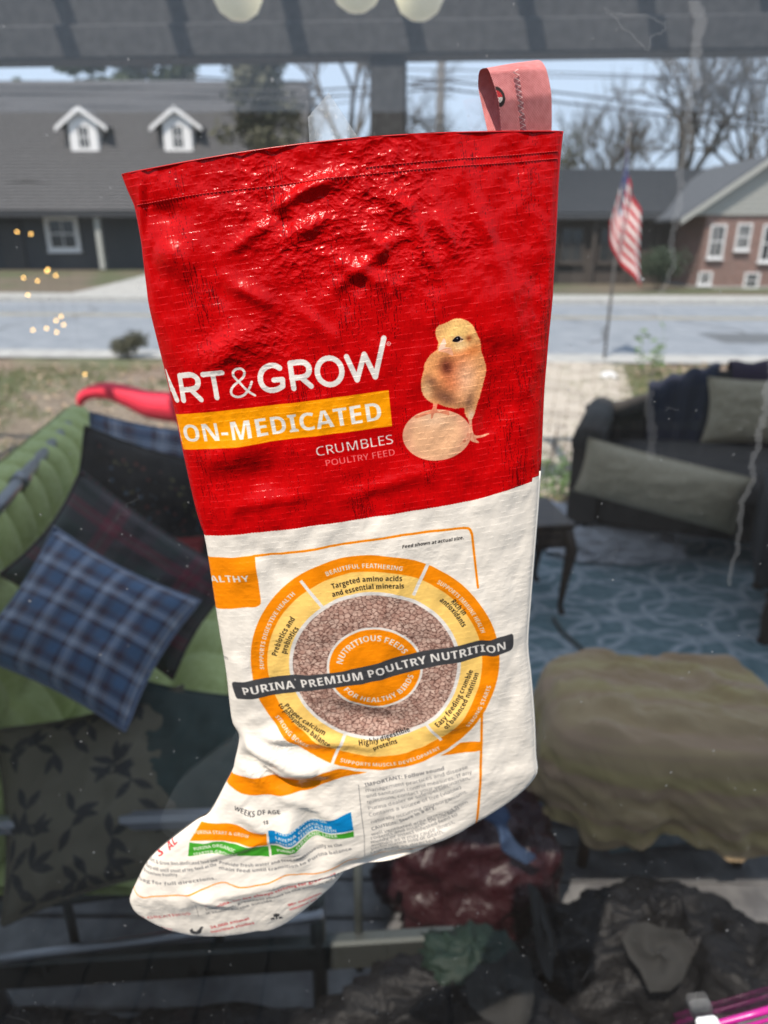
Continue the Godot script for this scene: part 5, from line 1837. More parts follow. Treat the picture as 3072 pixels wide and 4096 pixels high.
	text_on("em", [Vector2(-0.10294, -0.24687), Vector2(-0.09833, -0.24642)], 0.0026, grey, false)
	var C := Vector2(-0.0057, -0.2481)
	var R := 0.0777
	# bands under the ring
	ink([smooth_line([Vector2(-0.10661, -0.33704), Vector2(-0.08994, -0.33588), Vector2(-0.07433, -0.33484), Vector2(-0.05568, -0.33445), Vector2(-0.03989, -0.32610), Vector2(-0.01225, -0.32291), Vector2(0.01480, -0.31290), Vector2(0.03707, -0.30631), Vector2(0.06385, -0.30554)]) + smooth_line([Vector2(0.06422, -0.31290), Vector2(0.04630, -0.31456), Vector2(0.01937, -0.31844), Vector2(-0.01230, -0.32820), Vector2(-0.03394, -0.33484), Vector2(-0.05411, -0.34685), Vector2(-0.07514, -0.34923), Vector2(-0.09305, -0.35081), Vector2(-0.10776, -0.34488)])], orange)
	ring(C, R * 0.98, R * 1.03, Color8(231, 223, 211))
	ring(C, R * 0.655, R, orange)
	ring(C, R * 0.655, R * 0.865, sand)
	ring(C, R * 0.36, R * 0.69, white)
	for q in [[Vector2(-0.04945, -0.18775), Vector2(-0.03544, -0.20673)], [Vector2(0.02624, -0.17544), Vector2(0.01756, -0.19724)], [Vector2(-0.02521, -0.29786), Vector2(-0.03455, -0.32178)], [Vector2(0.02705, -0.28964), Vector2(0.03730, -0.30251)]]:
		pen([q[0], q[1]], 0.0021, white, false, true)
	var cell := FastNoiseLite.new(); cell.seed = 111; cell.noise_type = FastNoiseLite.TYPE_CELLULAR; cell.frequency = 0.36
	cell.cellular_return_type = FastNoiseLite.RETURN_CELL_VALUE; cell.cellular_jitter = 1.0
	var edge := FastNoiseLite.new(); edge.seed = 111; edge.noise_type = FastNoiseLite.TYPE_CELLULAR; edge.frequency = 0.36
	edge.cellular_return_type = FastNoiseLite.RETURN_DISTANCE2_SUB; edge.cellular_jitter = 1.0
	var spk := FastNoiseLite.new(); spk.seed = 113; spk.frequency = 1.6
	ring(C, R * 0.385, R * 0.66, Color.WHITE, 0.0, TAU, func(mx, my, _c):
		var X: float = mx * 1000.0
		var Y: float = my * 1000.0
		var wob := spk.get_noise_2d(X * 0.8, Y * 0.8)
		var v := cell.get_noise_2d(X + wob, Y) * 0.5 + 0.5
		var e := edge.get_noise_2d(X + wob, Y) + 1.0
		var n := spk.get_noise_2d(X, Y) * 0.5 + 0.5
		var k := smoothstep(0.02, 0.30, e)
		return Color8(70, 44, 38).lerp(Color8(178, 134, 118).lerp(Color8(255, 226, 206), v), k * (0.66 + 0.34 * n)))
	ring(C, 0.0, R * 0.365, orange)
	arc_text("NUTRITIOUS FEEDS", C, R * 0.262, Vector2(-0.02781, -0.24398), Vector2(0.01874, -0.23315), 0.0040, white)
	arc_text("FOR HEALTHY BIRDS", C, R * 0.322, Vector2(-0.02883, -0.26593), Vector2(0.02196, -0.25439), 0.0037, white, true)
	arc_text("BEAUTIFUL FEATHERING", C, R * 0.895, Vector2(-0.03379, -0.18431), Vector2(0.01122, -0.17788), 0.0029, white)
	arc_text("SUPPORTS IMMUNE HEALTH", C, R * 0.895, Vector2(0.03378, -0.18513), Vector2(0.06517, -0.22118), 0.0027, white)
	arc_text("SUPPORTS DIGESTIVE HEALTH", C, R * 0.895, Vector2(-0.07979, -0.25085), Vector2(-0.05263, -0.19752), 0.0027, white)
	arc_text("STRONG BONES", C, R * 0.965, Vector2(-0.07297, -0.28769), Vector2(-0.05184, -0.31005), 0.0028, white, true)
	arc_text("SUPPORTS MUSCLE DEVELOPMENT", C, R * 0.965, Vector2(-0.02910, -0.31973), Vector2(0.03182, -0.30218), 0.0026, white, true)
	arc_text("STRONG STARTS", C, R * 0.965, Vector2(0.05142, -0.29013), Vector2(0.06620, -0.26248), 0.0027, white, true)
	text_on("Targeted amino acids", smooth_line([Vector2(-0.03066, -0.19303), Vector2(-0.01060, -0.18775), Vector2(0.01069, -0.18693)]), 0.0034, black)
	text_on("and essential minerals", smooth_line([Vector2(-0.03055, -0.19836), Vector2(-0.01065, -0.19303), Vector2(0.01186, -0.19192)]), 0.0034, black)
	text_on("Rich in", [Vector2(0.04007, -0.20218), Vector2(0.04787, -0.21117)], 0.0034, black)
	text_on("antioxidants", smooth_line([Vector2(0.03312, -0.20147), Vector2(0.04095, -0.20930), Vector2(0.04769, -0.21943)]), 0.0034, black)
	text_on("Prebiotics and", smooth_line([Vector2(-0.06664, -0.24065), Vector2(-0.06181, -0.22750), Vector2(-0.05371, -0.21333)]), 0.0034, black)
	text_on("probiotics", smooth_line([Vector2(-0.06083, -0.23899), Vector2(-0.05711, -0.22898), Vector2(-0.05157, -0.21987)]), 0.0034, black)
	text_on("Proper calcium", smooth_line([Vector2(-0.06394, -0.27735), Vector2(-0.05343, -0.28883), Vector2(-0.03913, -0.29902)]), 0.0034, black)
	text_on("to phosphorus balance", smooth_line([Vector2(-0.06794, -0.27703), Vector2(-0.05495, -0.29292), Vector2(-0.03607, -0.30652)]), 0.0034, black)
	text_on("Highly digestible", smooth_line([Vector2(-0.01604, -0.30535), Vector2(-0.00070, -0.30284), Vector2(0.01698, -0.29588)]), 0.0036, black)
	text_on("proteins", [Vector2(-0.00647, -0.30954), Vector2(0.00889, -0.30501)], 0.0036, black)
	text_on("Easy feeding crumble", smooth_line([Vector2(0.03478, -0.29046), Vector2(0.04742, -0.27352), Vector2(0.05603, -0.25131)]), 0.0034, black)
	text_on("of balanced nutrition", smooth_line([Vector2(0.04022, -0.29128), Vector2(0.05216, -0.27512), Vector2(0.05983, -0.25393)]), 0.0034, black)
	# the dark band across the ring
	var band := smooth_line([Vector2(-0.09461, -0.26123), Vector2(-0.06652, -0.25548), Vector2(-0.03480, -0.25162), Vector2(-0.01374, -0.24626), Vector2(0.01492, -0.23794), Vector2(0.04587, -0.23225), Vector2(0.07711, -0.22558)]) + smooth_line([Vector2(0.07863, -0.22529), Vector2(0.07980, -0.22750), Vector2(0.08031, -0.23524), Vector2(0.07878, -0.23764)]) + smooth_line([Vector2(0.07724, -0.23794), Vector2(0.05408, -0.24277), Vector2(0.02551, -0.24810), Vector2(-0.00331, -0.25656), Vector2(-0.03245, -0.26201), Vector2(-0.06454, -0.26829), Vector2(-0.09224, -0.27400)]) + smooth_line([Vector2(-0.09358, -0.27416), Vector2(-0.09521, -0.27273), Vector2(-0.09714, -0.26483), Vector2(-0.09627, -0.26216)])
	ink([band], dark)
	text_on("PURINA", smooth_line([Vector2(-0.08926, -0.26971), Vector2(-0.07243, -0.26656), Vector2(-0.05609, -0.26373)]), 0.0056, white)
	text_on("R", [Vector2(-0.05624, -0.25827), Vector2(-0.05531, -0.25811)], 0.0012, white)
	text_on("PREMIUM POULTRY NUTRITION", smooth_line([Vector2(-0.05155, -0.26295), Vector2(-0.03237, -0.25889), Vector2(-0.01186, -0.25501), Vector2(0.00850, -0.24932), Vector2(0.02739, -0.24429), Vector2(0.05265, -0.23975), Vector2(0.07555, -0.23584)]), 0.0056, white)
	pen([Vector2(0.06273, -0.28073), Vector2(0.06381, -0.30467), Vector2(0.06460, -0.33937), Vector2(0.06431, -0.38207)], 0.00165, orange, false, true)
	pen([Vector2(-0.01698, -0.33879), Vector2(-0.01526, -0.36514), Vector2(-0.01358, -0.38453), Vector2(-0.01368, -0.40447)], 0.00042, grey)
	pen(smooth_line([Vector2(-0.18539, -0.44060), Vector2(-0.18031, -0.44469), Vector2(-0.17429, -0.44590), Vector2(-0.16319, -0.44211), Vector2(-0.14721, -0.43910), Vector2(-0.13220, -0.43385), Vector2(-0.11598, -0.42612), Vector2(-0.10831, -0.42715), Vector2(-0.10070, -0.42908), Vector2(-0.08386, -0.42567), Vector2(-0.06584, -0.41906), Vector2(-0.04599, -0.41832), Vector2(-0.03489, -0.41468), Vector2(-0.02160, -0.40744), Vector2(-0.01018, -0.41146), Vector2(0.00238, -0.40827), Vector2(0.02058, -0.40006), Vector2(0.04059, -0.39592)]), 0.00085, orange)
	var lines := [
		["IMPORTANT: Follow sound", Vector2(-0.01241, -0.33960), Vector2(0.01411, -0.33251), Vector2(0.03994, -0.32707)],
		["management practices and disease", Vector2(-0.01199, -0.34421), Vector2(0.02238, -0.33650), Vector2(0.05582, -0.32685)],
		["and sanitation control measures. If any", Vector2(-0.01157, -0.34909), Vector2(0.02430, -0.34110), Vector2(0.05872, -0.33081)],
		["questions, contact your veterinarian,", Vector2(-0.01115, -0.35413), Vector2(0.02346, -0.34572), Vector2(0.05755, -0.33536)],
		["Purina dealer or salesperson.", Vector2(-0.01027, -0.36015), Vector2(0.01710, -0.35213), Vector2(0.04448, -0.34075)],
		["Contains a source of live (viable)", Vector2(-0.00985, -0.36574), Vector2(0.02086, -0.35625), Vector2(0.05190, -0.34283)],
		["naturally occurring microorganisms.", Vector2(-0.00848, -0.37235), Vector2(0.02466, -0.36098), Vector2(0.05667, -0.34688)],
		["CAUTION: Store in a dry,", Vector2(-0.00805, -0.37902), Vector2(0.01358, -0.37054), Vector2(0.03532, -0.35884)],
		["well ventilated area protected from", Vector2(-0.00846, -0.38391), Vector2(0.02395, -0.37356), Vector2(0.05708, -0.35660)],
		["rodents and insects. Do not feed", Vector2(-0.00858, -0.38760), Vector2(0.02214, -0.37780), Vector2(0.05170, -0.36157)],
		["moldy or insect infested feed to", Vector2(-0.00860, -0.39132), Vector2(0.02126, -0.38207), Vector2(0.05050, -0.36694)],
		["animals as it may cause illness,", Vector2(-0.00862, -0.39480), Vector2(0.02038, -0.38637), Vector2(0.04887, -0.37356)],
		["performance loss or death.", Vector2(-0.00864, -0.39818), Vector2(0.01663, -0.39070), Vector2(0.04156, -0.38048)],
		["Use feed as directed.", Vector2(-0.00867, -0.40283), Vector2(0.01478, -0.39567), Vector2(0.03746, -0.38637)],
	]
	for l in lines:
		text_on(l[0], smooth_line([l[1], l[2], l[3]]), 0.0029, grey, l[0].begins_with("IMP") or l[0].begins_with("CAU"))
	# foot
	text_on("WEEKS OF AGE", smooth_line([Vector2(-0.10292, -0.36352), Vector2(-0.08884, -0.36664), Vector2(-0.07072, -0.36488)]), 0.0037, dark)
	text_on("18", [Vector2(-0.08268, -0.37345), Vector2(-0.07915, -0.37318)], 0.0028, dark)
	ink([smooth_line([Vector2(-0.12756, -0.37813), Vector2(-0.11515, -0.37675), Vector2(-0.10439, -0.37579), Vector2(-0.09192, -0.38089), Vector2(-0.08093, -0.37993)]) + smooth_line([Vector2(-0.08103, -0.39249), Vector2(-0.09375, -0.39207), Vector2(-0.11517, -0.38982), Vector2(-0.13656, -0.39348)])], orange)
	var green := Color8(64, 150, 44)
	ink([smooth_line([Vector2(-0.13689, -0.39461), Vector2(-0.12521, -0.39348), Vector2(-0.11524, -0.39066), Vector2(-0.09381, -0.39291), Vector2(-0.08065, -0.39348)]) + smooth_line([Vector2(-0.08056, -0.40314), Vector2(-0.09989, -0.40242), Vector2(-0.11707, -0.39957), Vector2(-0.13853, -0.40572)])], green)
	ink([smooth_line([Vector2(-0.07963, -0.37785), Vector2(-0.05528, -0.37579), Vector2(-0.03588, -0.36895), Vector2(-0.02249, -0.36217)]) + smooth_line([Vector2(-0.02093, -0.37785), Vector2(-0.04485, -0.38339), Vector2(-0.06654, -0.38786), Vector2(-0.07922, -0.39108)])], Color8(14, 122, 180))
	ink([smooth_line([Vector2(-0.07918, -0.39235), Vector2(-0.06445, -0.38926), Vector2(-0.04489, -0.38451), Vector2(-0.02095, -0.37923)]) + smooth_line([Vector2(-0.02071, -0.38451), Vector2(-0.05042, -0.38898), Vector2(-0.06697, -0.39673), Vector2(-0.07875, -0.40200)])], green)
	text_on("PURINA START & GROW", smooth_line([Vector2(-0.13278, -0.38786), Vector2(-0.11475, -0.38478), Vector2(-0.09392, -0.38660)]), 0.0026, white)
	text_on("PURINA ORGANIC", smooth_line([Vector2(-0.13343, -0.40028), Vector2(-0.11671, -0.39531), Vector2(-0.10385, -0.39716)]), 0.0024, white)
	text_on("STARTER-GROWER", smooth_line([Vector2(-0.13384, -0.40457), Vector2(-0.11707, -0.39957), Vector2(-0.10252, -0.40114)]), 0.0022, white)
	text_on("PURINA LAYENA OR", [Vector2(-0.07448, -0.37951), Vector2(-0.05533, -0.37716), Vector2(-0.03920, -0.37345)], 0.0023, white)
	text_on("LAYENA OMEGA-3 OR", [Vector2(-0.07450, -0.38381), Vector2(-0.05551, -0.38159), Vector2(-0.03557, -0.37744)], 0.0023, white)
	text_on("LAYENA HIGH PROTEIN", [Vector2(-0.07408, -0.38786), Vector2(-0.05349, -0.38478), Vector2(-0.03273, -0.37951)], 0.0023, white)
	text_on("PURINA ORGANIC LAYER", [Vector2(-0.07405, -0.39744), Vector2(-0.05367, -0.38926), Vector2(-0.03199, -0.38451)], 0.0024, white)
	text_on("AL", [Vector2(-0.15203, -0.40343), Vector2(-0.14584, -0.39631)], 0.0046, red)
	text_on("S", [Vector2(-0.16060, -0.40975), Vector2(-0.15654, -0.40672)], 0.0046, red)
	text_on("Start & Grow Non-Medicated feed and", smooth_line([Vector2(-0.17059, -0.41541), Vector2(-0.14454, -0.41323), Vector2(-0.11721, -0.40773)]), 0.0027, grey)
	text_on("day-old until onset of lay, feed as the", smooth_line([Vector2(-0.17176, -0.42052), Vector2(-0.14514, -0.41906), Vector2(-0.11810, -0.41178)]), 0.0027, grey)
	text_on("Premium Poultry", smooth_line([Vector2(-0.17344, -0.42523), Vector2(-0.16120, -0.42464), Vector2(-0.14718, -0.42272)]), 0.0027, grey)
	text_on("bag for full directions.", smooth_line([Vector2(-0.17835, -0.43355), Vector2(-0.15080, -0.43086), Vector2(-0.11908, -0.42346)]), 0.0027, grey)
	text_on("Provide fresh water and feed continuously as the", smooth_line([Vector2(-0.11631, -0.41004), Vector2(-0.09404, -0.41250), Vector2(-0.06743, -0.40629), Vector2(-0.02894, -0.39249)]), 0.0027, grey)
	text_on("main feed until transition to Purina balance", smooth_line([Vector2(-0.11669, -0.41468), Vector2(-0.09433, -0.41686), Vector2(-0.06218, -0.41105), Vector2(-0.02230, -0.39631)]), 0.0027, grey)
	text_on("At Purina, we are always striving for greatness.", smooth_line([Vector2(-0.12987, -0.45124), Vector2(-0.10274, -0.44211), Vector2(-0.06876, -0.43385), Vector2(-0.03287, -0.42199)]), 0.0028, red)
	text_on("Innovation, greatness shows in the animals we feed", smooth_line([Vector2(-0.13002, -0.45662), Vector2(-0.10318, -0.44819), Vector2(-0.06678, -0.43910), Vector2(-0.02684, -0.42420)]), 0.0026, grey)
	text_on("it shows on the outside.", smooth_line([Vector2(-0.13001, -0.46157), Vector2(-0.10362, -0.45431), Vector2(-0.07946, -0.44621)]), 0.0026, grey)
	pen([Vector2(-0.13649, -0.44971), Vector2(-0.13628, -0.46313)], 0.00035, grey)
	text_on("D GREATNESS", smooth_line([Vector2(-0.18175, -0.47253), Vector2(-0.16156, -0.46781), Vector2(-0.14148, -0.46049)]), 0.0030, red, false)
	text_on("24,000 animal", [Vector2(-0.12882, -0.47775), Vector2(-0.09946, -0.46781)], 0.0028, red)
	text_on("nutrition studies", [Vector2(-0.12904, -0.48285), Vector2(-0.09604, -0.47300)], 0.0028, red)
	text_on("90+ nutrition", [Vector2(-0.06975, -0.45446), Vector2(-0.04581, -0.44712)], 0.0027, red)
	text_on("inventions and", [Vector2(-0.06886, -0.45940), Vector2(-0.04939, -0.45324)], 0.0024, red)
	text_on("trial sites", [Vector2(-0.16751, -0.48205), Vector2(-0.15873, -0.48173)], 0.0024, red)
	ink([[Vector2(-0.14505, -0.47950), Vector2(-0.14463, -0.48333), Vector2(-0.14231, -0.48557), Vector2(-0.13905, -0.48525), Vector2(-0.13672, -0.48253), Vector2(-0.13540, -0.47823), Vector2(-0.13415, -0.47585), Vector2(-0.13605, -0.47537), Vector2(-0.13781, -0.47823), Vector2(-0.14001, -0.48077), Vector2(-0.14201, -0.48014), Vector2(-0.14265, -0.47727)], [Vector2(-0.14098, -0.48493), Vector2(-0.14040, -0.48493), Vector2(-0.14041, -0.48750), Vector2(-0.14145, -0.48750)]], dark)
	ink([[Vector2(-0.08144, -0.46157), Vector2(-0.07909, -0.46002), Vector2(-0.07666, -0.46126), Vector2(-0.07726, -0.46406), Vector2(-0.08103, -0.46438)], [Vector2(-0.07963, -0.46360), Vector2(-0.07860, -0.46360), Vector2(-0.07860, -0.46781), Vector2(-0.07997, -0.46781)], [Vector2(-0.08340, -0.46594), Vector2(-0.08107, -0.46500), Vector2(-0.08067, -0.46813), Vector2(-0.08388, -0.46844)], [Vector2(-0.07754, -0.46500), Vector2(-0.07528, -0.46531), Vector2(-0.07471, -0.46750), Vector2(-0.07769, -0.46781)]], dark)
	return ImageTexture.create_from_image(Image.create_from_data(PW, PH, false, Image.FORMAT_RGB8, cv))

func chick_print():
	# the photograph of a chick on an egg that is printed on the bag
	var fur := FastNoiseLite.new(); fur.seed = 121; fur.frequency = 1.0; fur.fractal_octaves = 3
	var blob := func(p: Vector2, c: Vector2, r: Vector2, rot: float) -> float:
		var d := (p - c).rotated(-rot) / r
		return exp(-d.length_squared() * 1.6)
	var k := 0.0000535
	var egg := []
	for i in 48:
		var a := i * TAU / 48
		var d := Vector2(cos(a) * 353.0 * (1.0 + 0.03 * cos(a)), sin(a) * 272.0)
		egg.append(Vector2(0.02848, -0.09903) + d.rotated(0.03) * k * 1.0)
	var leg1 := smooth_line([Vector2(0.02644, -0.08058), Vector2(0.02873, -0.08080), Vector2(0.02843, -0.08407), Vector2(0.02960, -0.08569), Vector2(0.03426, -0.08508), Vector2(0.03536, -0.08701), Vector2(0.03486, -0.08772), Vector2(0.03040, -0.08657), Vector2(0.02729, -0.08670), Vector2(0.02623, -0.08939), Vector2(0.02545, -0.08939), Vector2(0.02513, -0.08692), Vector2(0.02134, -0.08825), Vector2(0.01767, -0.08944), Vector2(0.01649, -0.08869), Vector2(0.02001, -0.08692), Vector2(0.02466, -0.08534), Vector2(0.02634, -0.08341)], true, 4)
	var leg2 := smooth_line([Vector2(0.04379, -0.08341), Vector2(0.04944, -0.08604), Vector2(0.04812, -0.09046), Vector2(0.04817, -0.09357), Vector2(0.04872, -0.09714), Vector2(0.05014, -0.09939), Vector2(0.05336, -0.09975), Vector2(0.05748, -0.09894), Vector2(0.05804, -0.09948), Vector2(0.05473, -0.10092), Vector2(0.05068, -0.10155), Vector2(0.05253, -0.10346), Vector2(0.05181, -0.10409), Vector2(0.04855, -0.10300), Vector2(0.04710, -0.10210), Vector2(0.04408, -0.10337), Vector2(0.04140, -0.10464), Vector2(0.04400, -0.10142), Vector2(0.04601, -0.09714), Vector2(0.04647, -0.09357), Vector2(0.04552, -0.08957)], true, 4)
	var eggc := Vector2(0.02848, -0.09903)
	ink([egg], Color8(240, 184, 140), 1.0, func(mx, my, c):
		var p := Vector2(mx, my)
		var q := (p - eggc) / (353.0 * k)
		var t: Color = c.lerp(Color8(228, 158, 128), smoothstep(0.55, 1.0, q.length()) * 0.7)
		t = t.lerp(Color8(252, 208, 172), blob.call(p, eggc + Vector2(-0.002, 0.009), Vector2(0.012, 0.006), 0.0) * 0.6)
		return t.lerp(t * 0.94, 0.5 + 0.5 * fur.get_noise_2d(mx * 400, my * 400)))
	var legtone := func(mx, my, c):
		return c.lerp(Color8(206, 120, 92), 0.5 + 0.7 * fur.get_noise_2d(mx * 500, my * 260))
	ink([leg1], Color8(236, 150, 110), 1.0, legtone)
	ink([leg2], Color8(244, 184, 146), 1.0, legtone)
	var body := smooth_line([Vector2(0.03894, -0.03746), Vector2(0.04270, -0.03851), Vector2(0.04591, -0.04092), Vector2(0.04797, -0.04505), Vector2(0.05017, -0.04913), Vector2(0.05070, -0.05325), Vector2(0.05244, -0.05781), Vector2(0.05416, -0.06325), Vector2(0.05378, -0.06748), Vector2(0.05267, -0.07259), Vector2(0.05170, -0.07733), Vector2(0.05034, -0.08210), Vector2(0.04924, -0.08648), Vector2(0.04788, -0.09001), Vector2(0.04579, -0.08979), Vector2(0.04405, -0.08648), Vector2(0.04350, -0.08368), Vector2(0.03897, -0.08385), Vector2(0.03463, -0.08320), Vector2(0.03114, -0.08202), Vector2(0.02896, -0.08115), Vector2(0.02659, -0.08106), Vector2(0.02331, -0.07906), Vector2(0.02110, -0.07603), Vector2(0.02008, -0.07217), Vector2(0.02029, -0.06748), Vector2(0.02128, -0.06367), Vector2(0.02163, -0.06031), Vector2(0.02326, -0.05739), Vector2(0.02531, -0.05490), Vector2(0.02787, -0.05325), Vector2(0.02835, -0.05098), Vector2(0.02868, -0.04921), Vector2(0.02739, -0.04627), Vector2(0.02706, -0.04343), Vector2(0.02821, -0.04108), Vector2(0.03157, -0.03979), Vector2(0.03483, -0.03819), Vector2(0.03688, -0.03755)], true, 5)
	# downy outline
	var hair := []
	var nb := body.size()
	for i in nb:
		var p: Vector2 = body[i]
		var q: Vector2 = body[(i + 1) % nb]
		var o := (q - p).orthogonal().normalized()
		for j in 2:
			var e := p.lerp(q, j * 0.5 + rng.randf() * 0.4)
			hair.append([e - (q - p) * 0.4, e + o * rng.randf_range(0.0003, 0.0008) + (q - p) * 0.2, e + (q - p) * 0.4])
			hair.append([e - (q - p) * 0.4, e - o * rng.randf_range(0.0003, 0.0008) + (q - p) * 0.2, e + (q - p) * 0.4])
	var tone := func(mx, my, c):
		var p := Vector2(mx, my)
		var n := fur.get_noise_2d(mx * 700.0 + my * 300.0, my * 420.0 - mx * 160.0)
		var t: Color = Color8(236, 164, 104)
		t = t.lerp(Color8(240, 200, 122), 0.9 * blob.call(p, Vector2(0.03750, -0.04343), Vector2(0.013, 0.0105), 0.2))
		t = t.lerp(Color8(248, 226, 166), 0.8 * blob.call(p, Vector2(0.04031, -0.05160), Vector2(0.006, 0.004), 0.0))
		t = t.lerp(Color8(226, 128, 66), 0.9 * blob.call(p, Vector2(0.04545, -0.05407), Vector2(0.009, 0.004), 0.4))
		t = t.lerp(Color8(216, 110, 62), 0.9 * blob.call(p, Vector2(0.03777, -0.06241), Vector2(0.010, 0.010), 0.0))
		t = t.lerp(Color8(246, 196, 158), 0.8 * blob.call(p, Vector2(0.04266, -0.06833), Vector2(0.009, 0.013), 0.0))
		t = t.lerp(Color8(206, 100, 60), 0.5 * blob.call(p, Vector2(0.03510, -0.07131), Vector2(0.009, 0.008), 0.5))
		t = t.lerp(Color8(104, 48, 36), 0.95 * blob.call(p, Vector2(0.03288, -0.06199), Vector2(0.0042, 0.0055), 0.2))
		t = t.lerp(Color8(120, 76, 56), 0.95 * blob.call(p, Vector2(0.03275, -0.07819), Vector2(0.012, 0.0052), -0.45))
		t = t.lerp(Color8(128, 80, 58), 0.8 * blob.call(p, Vector2(0.02480, -0.06918), Vector2(0.006, 0.0035), -0.7))
		t = t.lerp(Color8(126, 88, 66), 0.85 * blob.call(p, Vector2(0.04573, -0.08036), Vector2(0.0036, 0.006), -0.2))
		t = t.lerp(Color8(240, 190, 140), 0.8 * blob.call(p, Vector2(0.02236, -0.07474), Vector2(0.004, 0.007), 0.0))
		t = t.lerp(Color8(232, 196, 166), 0.9 * blob.call(p, Vector2(0.04737, -0.08825), Vector2(0.003, 0.004), 0.0))
		t = t.lerp(Color8(150, 74, 40), 0.9 * blob.call(p, Vector2(0.04422, -0.04701), Vector2(0.002, 0.002), 0.0))
		var f := 1.0 + 0.13 * n
		return Color(clampf(t.r * f, 0, 1), clampf(t.g * f, 0, 1), clampf(t.b * f, 0, 1))
	ink([body] + hair, Color8(238, 178, 124), 1.0, tone)
	# beak, eye
	ink([smooth_line([Vector2(0.03129, -0.04709), Vector2(0.03250, -0.04954), Vector2(0.03192, -0.05139), Vector2(0.03530, -0.05201), Vector2(0.03366, -0.05333), Vector2(0.02990, -0.05374), Vector2(0.02855, -0.05358), Vector2(0.02866, -0.05160), Vector2(0.03017, -0.04872)], true, 5)], Color8(244, 204, 176))
	ink([smooth_line([Vector2(0.02948, -0.05374), Vector2(0.03196, -0.05242), Vector2(0.03533, -0.05292), Vector2(0.03628, -0.05614), Vector2(0.03286, -0.05449)], true, 5)], Color8(240, 170, 132))
	pen([Vector2(0.02880, -0.05366), Vector2(0.03196, -0.05242), Vector2(0.03489, -0.05221)], 0.0003, Color8(214, 128, 96))
	ink([smooth_line([Vector2(0.03559, -0.04831), Vector2(0.03719, -0.04627), Vector2(0.03926, -0.04586), Vector2(0.04150, -0.04774), Vector2(0.03981, -0.04934), Vector2(0.03729, -0.04913)], true, 5)], Color8(238, 200, 160))
	ink([smooth_line([Vector2(0.03559, -0.04840), Vector2(0.03720, -0.04648), Vector2(0.03906, -0.04611), Vector2(0.04007, -0.04741), Vector2(0.03928, -0.04864), Vector2(0.03737, -0.04905)], true, 5)], Color8(24, 20, 26))
	ink([[Vector2(0.04022, -0.04709), Vector2(0.04162, -0.04758), Vector2(0.04039, -0.04831)]], Color8(40, 28, 28))
	ink([[Vector2(0.03784, -0.04701), Vector2(0.03829, -0.04684), Vector2(0.03848, -0.04725), Vector2(0.03798, -0.04741)]], Color8(220, 220, 230))

